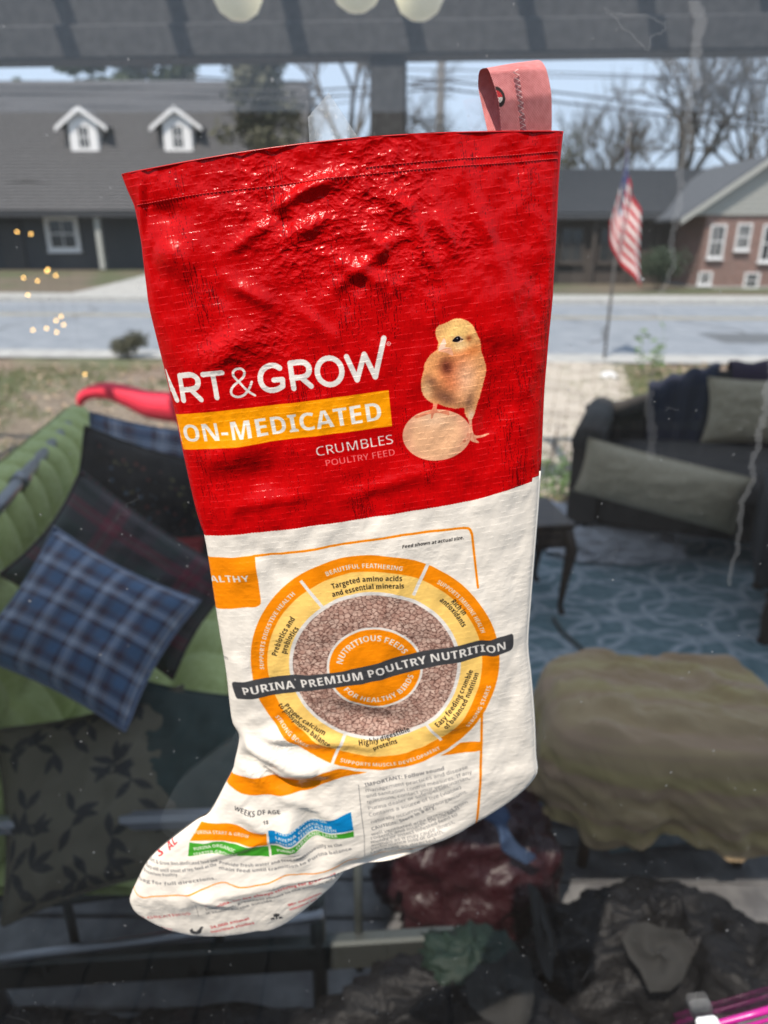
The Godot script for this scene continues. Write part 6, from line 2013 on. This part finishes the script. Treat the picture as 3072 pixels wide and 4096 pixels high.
func bag_relief() -> Texture2D:
	# woven tapes and fine crackle of the bag, in millimetres
	var tilt := deg_to_rad(8.0)
	var ct := cos(tilt)
	var sn := sin(tilt)
	var n := FastNoiseLite.new(); n.seed = 131; n.frequency = 1.0; n.fractal_type = FastNoiseLite.FRACTAL_RIDGED; n.fractal_octaves = 3
	var n2 := FastNoiseLite.new(); n2.seed = 132; n2.frequency = 1.0; n2.noise_type = FastNoiseLite.TYPE_CELLULAR; n2.cellular_return_type = FastNoiseLite.RETURN_DISTANCE2_SUB
	var n6 := FastNoiseLite.new(); n6.seed = 137; n6.frequency = 1.0; n6.fractal_type = FastNoiseLite.FRACTAL_RIDGED; n6.fractal_octaves = 2
	var n5 := FastNoiseLite.new(); n5.seed = 135; n5.frequency = 1.0; n5.noise_type = FastNoiseLite.TYPE_CELLULAR; n5.cellular_return_type = FastNoiseLite.RETURN_DISTANCE; n5.cellular_jitter = 1.0
	var by := PackedFloat32Array()
	for x in PW:
		by.append(border_y(PX + x * PM))
	var spots := []
	for q in [[Vector2(-0.06144, 0.02166), 22.0], [Vector2(-0.01362, 0.01748), 26.0], [Vector2(0.00465, 0.02580), 20.0], [Vector2(-0.04454, -0.00839), 18.0], [Vector2(0.01657, -0.00839), 16.0], [Vector2(-0.08105, -0.05471), 18.0], [Vector2(-0.05593, -0.04510), 14.0], [Vector2(0.03973, 0.00038), 12.0], [Vector2(-0.08378, -0.33034), 12.0], [Vector2(-0.06400, -0.30752), 10.0]]:
		spots.append(Vector3(q[0].x * 1000.0, q[0].y * 1000.0, q[1]))
	var n3 := FastNoiseLite.new(); n3.seed = 133; n3.frequency = 1.0; n3.fractal_octaves = 3
	var a := PackedFloat32Array()
	a.resize(PW * PH)
	for y in PH:
		var my := (PY - y * PM) * 1000.0
		for x in PW:
			var mx := (PX + x * PM) * 1000.0
			var s := mx * ct + my * sn
			var t := -mx * sn + my * ct
			t += 0.5 * n3.get_noise_2d(s * 0.03, t * 0.05)
			# tapes run across in rows: the upper edge of each row stands a little proud, in broken lengths
			var row := floori(t / 3.55)
			var ft := fposmod(t / 3.55, 1.0)
			var brk := smoothstep(-0.05, 0.25, n3.get_noise_2d(s * 0.16 + row * 17.3, row * 5.1))
			var h := 0.16 * pow(ft, 1.6) * (0.15 + 0.85 * brk)
			var fs := absf(fposmod(s / 2.9 + 0.07 * row, 1.0) - 0.5) * 2.0
			h += 0.045 * (1.0 - pow(fs, 8.0))
			if my < by[x] * 1000.0:
				h *= 0.55
			var zone := n3.get_noise_2d(mx * 0.012 + 7.0, my * 0.012) * 0.25 + 0.10
			for q in spots:
				var dq: float = Vector2(mx - q.x, my - q.y).length_squared() / (q.z * q.z)
				if dq < 6.0:
					zone += 0.9 * exp(-dq)
			zone = minf(zone, 1.3)
			# crumpled facets, large to small
			h += 0.36 * n5.get_noise_2d(mx * 0.045, my * 0.06) + 0.12 * n5.get_noise_2d(mx * 0.10 + 9.0, my * 0.13)
			h += 0.55 * zone * n6.get_noise_2d(mx * 0.045, my * 0.06) + 0.30 * zone * n6.get_noise_2d(mx * 0.13 + 4.0, my * 0.17)
			h += 0.18 * zone * n5.get_noise_2d(mx * 0.24, my * 0.30)
			h += 0.08 * n.get_noise_2d(mx * 0.03, my * 0.045)
			a[y * PW + x] = h
	return ImageTexture.create_from_image(Image.create_from_data(PW, PH, false, Image.FORMAT_RF, a.to_byte_array()))

# ------------------------------------------------------------------ the stocking: cloth
var left_edge := []
var right_edge := []
var folds := []
var fold_noise := FastNoiseLite.new()
const SZ := -0.3855

func edge_at(e: Array, t: float) -> Vector2:
	var n := e.size() - 1
	var s := clampf(t, 0, 1) * n
	var i := mini(int(s), n - 1)
	return e[i].cubic_interpolate(e[i + 1], e[maxi(i - 1, 0)], e[mini(i + 2, n)], s - i)

func sheet(u: float, t: float) -> Vector2:
	var L := edge_at(left_edge, t)
	var R := edge_at(right_edge, t)
	return L.lerp(R, u) + Vector2(0, 0.0052) * sin(u * PI) * (1.0 - smoothstep(0.0, 0.16, t))

func relief(p: Vector2) -> float:
	var z := 0.0
	for f in folds:
		var ab: Vector2 = f[1] - f[0]
		var k := clampf((p - f[0]).dot(ab) / ab.length_squared(), 0, 1)
		var d: float = (p - (f[0] + ab * k)).length() / f[2]
		z += 1.35 * f[3] * exp(-d * d) * sin(clampf(k, 0.06, 0.94) * PI)
	z += 0.0017 * fold_noise.get_noise_2d(p.x * 16.0, p.y * 12.0) + 0.0009 * fold_noise.get_noise_2d(p.x * 55.0 + 9.0, p.y * 48.0)
	return z

func stocking():
	left_edge = [Vector2(-0.12925, 0.03114), Vector2(-0.12723, 0.02415), Vector2(-0.12490, 0.01748), Vector2(-0.12420, 0.01220), Vector2(-0.12328, -0.00071), Vector2(-0.12333, -0.00685), Vector2(-0.12323, -0.02140), Vector2(-0.12284, -0.03404), Vector2(-0.11885, -0.06277), Vector2(-0.11549, -0.08925), Vector2(-0.11298, -0.11440), Vector2(-0.10943, -0.14501), Vector2(-0.10644, -0.16185), Vector2(-0.10493, -0.18437), Vector2(-0.10289, -0.22557), Vector2(-0.10105, -0.25584), Vector2(-0.10064, -0.28403), Vector2(-0.09983, -0.29677), Vector2(-0.09641, -0.30789), Vector2(-0.10061, -0.32687), Vector2(-0.10279, -0.33500), Vector2(-0.10878, -0.34720), Vector2(-0.12169, -0.37186), Vector2(-0.13380, -0.38099), Vector2(-0.16655, -0.41214), Vector2(-0.18144, -0.43838), Vector2(-0.18766, -0.45256), Vector2(-0.18800, -0.46046), Vector2(-0.18366, -0.46939), Vector2(-0.16632, -0.48323), Vector2(-0.15131, -0.48904), Vector2(-0.13935, -0.49147)]
	right_edge = [Vector2(0.08599, 0.04995), Vector2(0.08573, 0.04304), Vector2(0.08569, 0.03602), Vector2(0.08574, 0.02786), Vector2(0.08617, 0.01537), Vector2(0.08679, 0.00038), Vector2(0.08716, -0.01732), Vector2(0.08743, -0.02872), Vector2(0.08708, -0.04749), Vector2(0.08706, -0.06203), Vector2(0.08705, -0.07698), Vector2(0.08792, -0.10023), Vector2(0.08889, -0.12533), Vector2(0.08928, -0.14702), Vector2(0.08935, -0.17949), Vector2(0.08952, -0.20748), Vector2(0.08998, -0.23683), Vector2(0.09379, -0.26068), Vector2(0.09831, -0.29274), Vector2(0.10153, -0.32265), Vector2(0.10291, -0.34048), Vector2(0.08887, -0.36043), Vector2(0.06472, -0.38099), Vector2(0.04544, -0.39362), Vector2(0.02319, -0.40736), Vector2(0.00414, -0.41564), Vector2(-0.01808, -0.41872), Vector2(-0.02712, -0.42314), Vector2(-0.04033, -0.44338), Vector2(-0.07057, -0.47556), Vector2(-0.08660, -0.48420), Vector2(-0.12179, -0.49001)]
	fold_noise.seed = 141; fold_noise.frequency = 1.0; fold_noise.fractal_octaves = 3
	folds = [
		[Vector2(-0.11858, 0.03155), Vector2(-0.12517, -0.00839), 0.0022, 0.0022], [Vector2(-0.11678, 0.03155), Vector2(-0.12329, -0.00839), 0.0025, -0.0016],
		[Vector2(-0.10190, -0.30379), Vector2(-0.04020, -0.32841), 0.006, 0.0065], [Vector2(-0.09985, -0.31693), Vector2(-0.05646, -0.34601), 0.005, -0.0045], [Vector2(-0.10111, -0.33345), Vector2(-0.02148, -0.32265), 0.007, 0.004],
		[Vector2(-0.08233, -0.30752), Vector2(-0.05723, -0.29274), 0.006, 0.003], [Vector2(-0.07306, -0.36205), Vector2(-0.05745, -0.40823), 0.008, 0.005], [Vector2(-0.05489, -0.34601), Vector2(-0.04303, -0.42137), 0.008, -0.0045], [Vector2(-0.09838, -0.36003), Vector2(-0.07764, -0.38685), 0.006, 0.0035],
		[Vector2(-0.04324, -0.42804), Vector2(0.02312, -0.40304), 0.008, -0.006], [Vector2(-0.06347, -0.43251), Vector2(0.00679, -0.41696), 0.006, 0.004], [Vector2(0.00671, -0.39960), Vector2(0.06762, -0.37434), 0.008, 0.003],
		[Vector2(-0.16971, -0.45302), Vector2(-0.06317, -0.42581), 0.010, 0.003], [Vector2(-0.04166, -0.27829), Vector2(0.02129, -0.29274), 0.008, -0.003], [Vector2(0.02138, -0.29824), Vector2(0.06286, -0.27829), 0.008, 0.003],
		[Vector2(-0.09919, -0.06449), Vector2(-0.06538, -0.04037), 0.007, 0.003], [Vector2(-0.11638, 0.00038), Vector2(-0.09475, -0.01732), 0.008, 0.003], [Vector2(-0.12150, 0.01537), Vector2(-0.09438, 0.01114), 0.006, -0.002],
		[Vector2(-0.04320, 0.02166), Vector2(-0.01568, 0.03196), 0.0035, 0.0022], [Vector2(-0.05347, 0.00038), Vector2(-0.02524, 0.01114), 0.0035, 0.0022], [Vector2(-0.01143, 0.00900), Vector2(0.00247, -0.00839), 0.0035, 0.0022], [Vector2(-0.00216, 0.02580), Vector2(0.01625, 0.01114), 0.0035, 0.0022],
		[Vector2(-0.06171, 0.01748), Vector2(-0.04396, 0.00471), 0.0035, -0.0022], [Vector2(-0.02574, -0.00839), Vector2(0.00488, -0.02185), 0.0035, 0.0022], [Vector2(-0.08289, -0.01732), Vector2(-0.05517, -0.03102), 0.0035, 0.0022], [Vector2(0.02301, 0.01748), Vector2(0.03773, -0.00839), 0.0035, 0.0022],
		[Vector2(0.05579, 0.00471), Vector2(0.07131, -0.08977), 0.012, 0.003], [Vector2(0.06320, -0.04037), Vector2(0.05743, -0.11629), 0.010, -0.003], [Vector2(-0.10666, -0.11629), Vector2(-0.05905, -0.10287), 0.008, 0.0025], [Vector2(-0.10535, -0.13005), Vector2(-0.04948, -0.11902), 0.008, -0.0022],
		[Vector2(-0.06211, 0.01114), Vector2(-0.03163, 0.02684), 0.0028, 0.0022], [Vector2(-0.08451, -0.00839), Vector2(-0.04110, 0.01748), 0.003, 0.0018], [Vector2(-0.03099, -0.02642), Vector2(0.01171, 0.00471), 0.003, 0.0016], [Vector2(0.00695, 0.02166), Vector2(0.03109, -0.02185), 0.003, 0.0018], [Vector2(-0.05014, -0.02642), Vector2(-0.01709, -0.05471), 0.003, 0.0014], [Vector2(0.03838, 0.03399), Vector2(0.06206, -0.02185), 0.004, 0.0018], [Vector2(-0.09600, -0.14415), Vector2(-0.02888, -0.13005), 0.003, 0.0014], [Vector2(-0.03441, -0.13847), Vector2(0.03399, -0.11629), 0.004, 0.0014], [Vector2(0.04944, -0.17345), Vector2(0.07735, -0.27119), 0.004, 0.0018],
		[Vector2(-0.08793, -0.30009), Vector2(0.00932, -0.30752), 0.004, 0.0026], [Vector2(-0.08452, -0.34206), Vector2(-0.02233, -0.37434), 0.0035, 0.0022], [Vector2(-0.13481, -0.40823), Vector2(-0.06771, -0.38266), 0.0035, 0.0020], [Vector2(-0.15700, -0.43027), Vector2(-0.09186, -0.45766), 0.0035, 0.0018],
		[Vector2(-0.09674, -0.18560), Vector2(-0.06303, -0.17646), 0.006, 0.0016], [Vector2(-0.07344, -0.16747), Vector2(-0.05273, -0.19177), 0.006, -0.0016], [Vector2(0.06282, -0.16747), Vector2(0.09180, -0.30752), 0.010, 0.0022], [Vector2(0.07993, -0.22035), Vector2(0.08360, -0.32265), 0.007, -0.0018],
		[Vector2(-0.09518, -0.23683), Vector2(-0.08093, -0.28547), 0.007, 0.002],
	]
	var o := thing("stocking", "stocking sewn from a red and white poultry feed bag", "stocking", Vector3(0, 1.75, SZ))
	var pm := mat("bag_print", Color.WHITE, 0.24, 0.0, 0.3)
	pm.albedo_texture = bag_print()
	pm.heightmap_enabled = true
	pm.heightmap_texture = bag_relief()
	pm.heightmap_scale = 0.1
	pm.texture_repeat = false
	pm.backlight_enabled = true
	pm.backlight = Color(0.10, 0.10, 0.10)
	var puff := func(u: float, t: float) -> float:
		return pow(maxf(4.0 * u * (1.0 - u), 0.0), 0.5) * (0.55 + 0.45 * smoothstep(0.0, 0.3, t)) * sqrt(clampf((1.0 - t) * 6.0, 0, 1))
	var to_uv := func(p: Vector3, _uv: Vector2) -> Vector2:
		return Vector2((p.x - PX) / 0.320, (PY - p.y) / (PH * PM))
	var front := grid(150, 250, func(u: float, v: float):
		var t: float = 1.0 - v
		var p := sheet(u, t)
		var e := clampf(u * (1.0 - u) * 30.0, 0, 1) * clampf((1.0 - t) * 30.0, 0, 1)
		return Vector3(p.x, p.y, 0.001 + 0.0105 * puff.call(u, t) + relief(p) * e), false, true, to_uv)
	obj("front_panel", front, pm, o)
	var bm := mat("bag_back", Color8(226, 222, 214), 0.35)
	var back := grid(40, 90, func(u: float, v: float):
		var t: float = 1.0 - v
		var p := sheet(u, t)
		return Vector3(p.x, p.y, -0.001 - 0.006 * puff.call(u, t)), true)
	obj("back_panel", back, bm, o)
	# rolled rim and side seams
	var redm := mat("red_rim", Color8(190, 10, 16), 0.3)
	var rim := []
	for k in 41:
		var p := sheet(k / 40.0, 0.0)
		rim.append(Vector3(p.x, p.y - 0.0004, 0.001 + 0.0105 * puff.call(k / 40.0, 0.0)))
	obj("rim", tubem(rim, [0.0004], 6), redm, o)
	var sr := []
	var sw := []
	for k in 121:
		var t := k / 120.0
		var p := sheet(1.0, t)
		var q := Vector3(p.x + 0.0001, p.y, 0.0)
		if t < 0.385:
			sr.append(q)
		if t > 0.38:
			sw.append(q)
	obj("seam_edge", tubem(sr, [0.0011], 6), redm, o)
	obj("seam_edge", tubem(sw, [0.0011], 6), bm, o)
	var lr := []
	for k in 121:
		var p := sheet(0.0, k / 120.0)
		if k / 120.0 < 0.385:
			lr.append(Vector3(p.x, p.y, 0.0))
	obj("seam_edge", tubem(lr, [0.0008], 6), redm, o)
	# stitches of the hem
	var th := begin(true)
	var hem0: Vector2 = Vector2(-0.12315, 0.01685)
	var hem := smooth_line([Vector2(-0.12315, 0.01685), Vector2(-0.09108, 0.02166), Vector2(-0.04754, 0.02622), Vector2(-0.01571, 0.02971), Vector2(0.02264, 0.03318), Vector2(0.05630, 0.03541), Vector2(0.08485, 0.03783)], false, 22)
	for row in 2:
		for k in range(0, hem.size() - 1):
			var a: Vector2 = hem[k].lerp(hem[k + 1], 0.15) + Vector2(0, row * 0.0032)
			var b: Vector2 = hem[k].lerp(hem[k + 1], 0.85) + Vector2(0, row * 0.0032)
			if row == 1 and a.x < -0.01:
				continue
			var za := surface_z(a, puff)
			var zb := surface_z(b, puff)
			tube(th, [Vector3(a.x, a.y, za), Vector3((a.x + b.x) / 2, (a.y + b.y) / 2, (za + zb) / 2 + 0.0004), Vector3(b.x, b.y, zb)], [0.00025], 4)
	stuff(obj("stitching", fin(th), mat("red_thread", Color8(205, 30, 34), 0.7), o))
	loop_strap(o)

func surface_z(p: Vector2, puff: Callable) -> float:
	# height of the front panel over the point p, found by its row and its place along the row
	var t := 0.06
	var u := 0.5
	for k in 14:
		var L := edge_at(left_edge, t)
		var R := edge_at(right_edge, t)
		u = clampf((p.x - L.x) / (R.x - L.x), 0, 1)
		t = clampf(t + (sheet(u, t).y - p.y) * 1.6, 0, 1)
	var e := clampf(u * (1.0 - u) * 30.0, 0, 1) * clampf((1.0 - t) * 30.0, 0, 1)
	return 0.001 + 0.0105 * puff.call(u, t) + relief(p) * e + 0.0001

func loop_strap(o: Node3D):
	var pink := mat("pink_cotton", Color.WHITE, 0.9)
	var im := Image.create(128, 512, false, Image.FORMAT_RGB8)
	var n := FastNoiseLite.new(); n.seed = 151; n.frequency = 0.06
	var hb := PackedFloat32Array()
	hb.resize(128 * 512)
	for y in 512:
		for x in 128:
			var v := n.get_noise_2d(x, y)
			var over := ((x / 3) + (y / 3)) % 2 == 0
			var c := Color8(232, 150, 148).lerp(Color8(212, 122, 122), clampf(0.5 + v * 0.6 + (0.15 if over else -0.15), 0, 1))
			im.set_pixel(x, y, c)
			hb[y * 128 + x] = (0.12 if over else 0.0) + 0.05 * v
	# a scrap of the printed motif, too little left of it to be anything
	for y in range(80, 160):
		for x in 60:
			var d := Vector2((x - 1.0) / 17.0, (y - 118.0) / 19.0)
			var l := d.length()
			if l < 1.0 and x > 0:
				im.set_pixel(x, y, Color8(46, 36, 34) if l > 0.62 else (Color8(196, 44, 48) if d.y > -0.1 else Color8(226, 214, 206)))
	pink.albedo_texture = ImageTexture.create_from_image(im)
	pink.heightmap_enabled = true
	pink.heightmap_texture = ImageTexture.create_from_image(Image.create_from_data(128, 512, false, Image.FORMAT_RF, hb.to_byte_array()))
	pink.heightmap_scale = 0.12
	pink.rim_enabled = true; pink.rim = 0.3
	pink.backlight_enabled = true; pink.backlight = Color(0.25, 0.16, 0.16)
	pink.cull_mode = BaseMaterial3D.CULL_DISABLED
	# edges of the folded strap: up the front, over, and down behind
	var le := [Vector2(0.05916, 0.04004), Vector2(0.05679, 0.04956), Vector2(0.05361, 0.06254), Vector2(0.04889, 0.07330), Vector2(0.04726, 0.07553), Vector2(0.04533, 0.07534), Vector2(0.04583, 0.06955), Vector2(0.04847, 0.06062), Vector2(0.05151, 0.04897), Vector2(0.05290, 0.04004)]
	var re := [Vector2(0.08220, 0.04004), Vector2(0.08112, 0.04995), Vector2(0.07878, 0.06444), Vector2(0.07553, 0.07479), Vector2(0.07260, 0.07904), Vector2(0.06984, 0.07867), Vector2(0.07107, 0.07105), Vector2(0.07363, 0.06062), Vector2(0.07588, 0.04897), Vector2(0.07727, 0.04004)]
	var ze := [-0.001, 0.0005, 0.0060, 0.0075, 0.005, -0.002, -0.008, -0.009, -0.007, -0.004]
	var zr := [-0.001, 0.0003, 0.0050, 0.0055, 0.003, -0.003, -0.007, -0.008, -0.007, -0.004]
	var lc := smooth_line(le, false, 8)
	var rc := smooth_line(re, false, 8)
	var m := lc.size() - 1
	var strap := grid(16, m, func(u: float, v: float):
		var k := int(round(v * m))
		var s := v * 9.0
		var i := mini(int(s), 8)
		var p: Vector2 = lc[k].lerp(rc[k], u)
		var z := lerpf(lerpf(ze[i], ze[i + 1], s - i), lerpf(zr[i], zr[i + 1], s - i), u)
		return Vector3(p.x, p.y, z + 0.0006 * sin(u * PI * 2.0 + v * 9.0)))
	obj("hanging_loop", strap, pink, o)
	var th := begin(true)
	var pts := []
	for k in 23:
		var t := k / 22.0
		var c: Vector2 = Vector2(0.06090, 0.07441).lerp(Vector2(0.06739, 0.04995), t)
		pts.append(Vector3(c.x + (0.0013 if k % 2 == 0 else -0.0013), c.y, (lerpf(0.0072, 0.0058, t * 2.0) if t < 0.5 else lerpf(0.0058, 0.0012, t * 2.0 - 1.0)) + 0.0004))
	tube(th, pts, [0.00022], 5)
	obj("zigzag_stitch", fin(th), mat("pale_thread", Color8(255, 228, 222), 0.7), o)
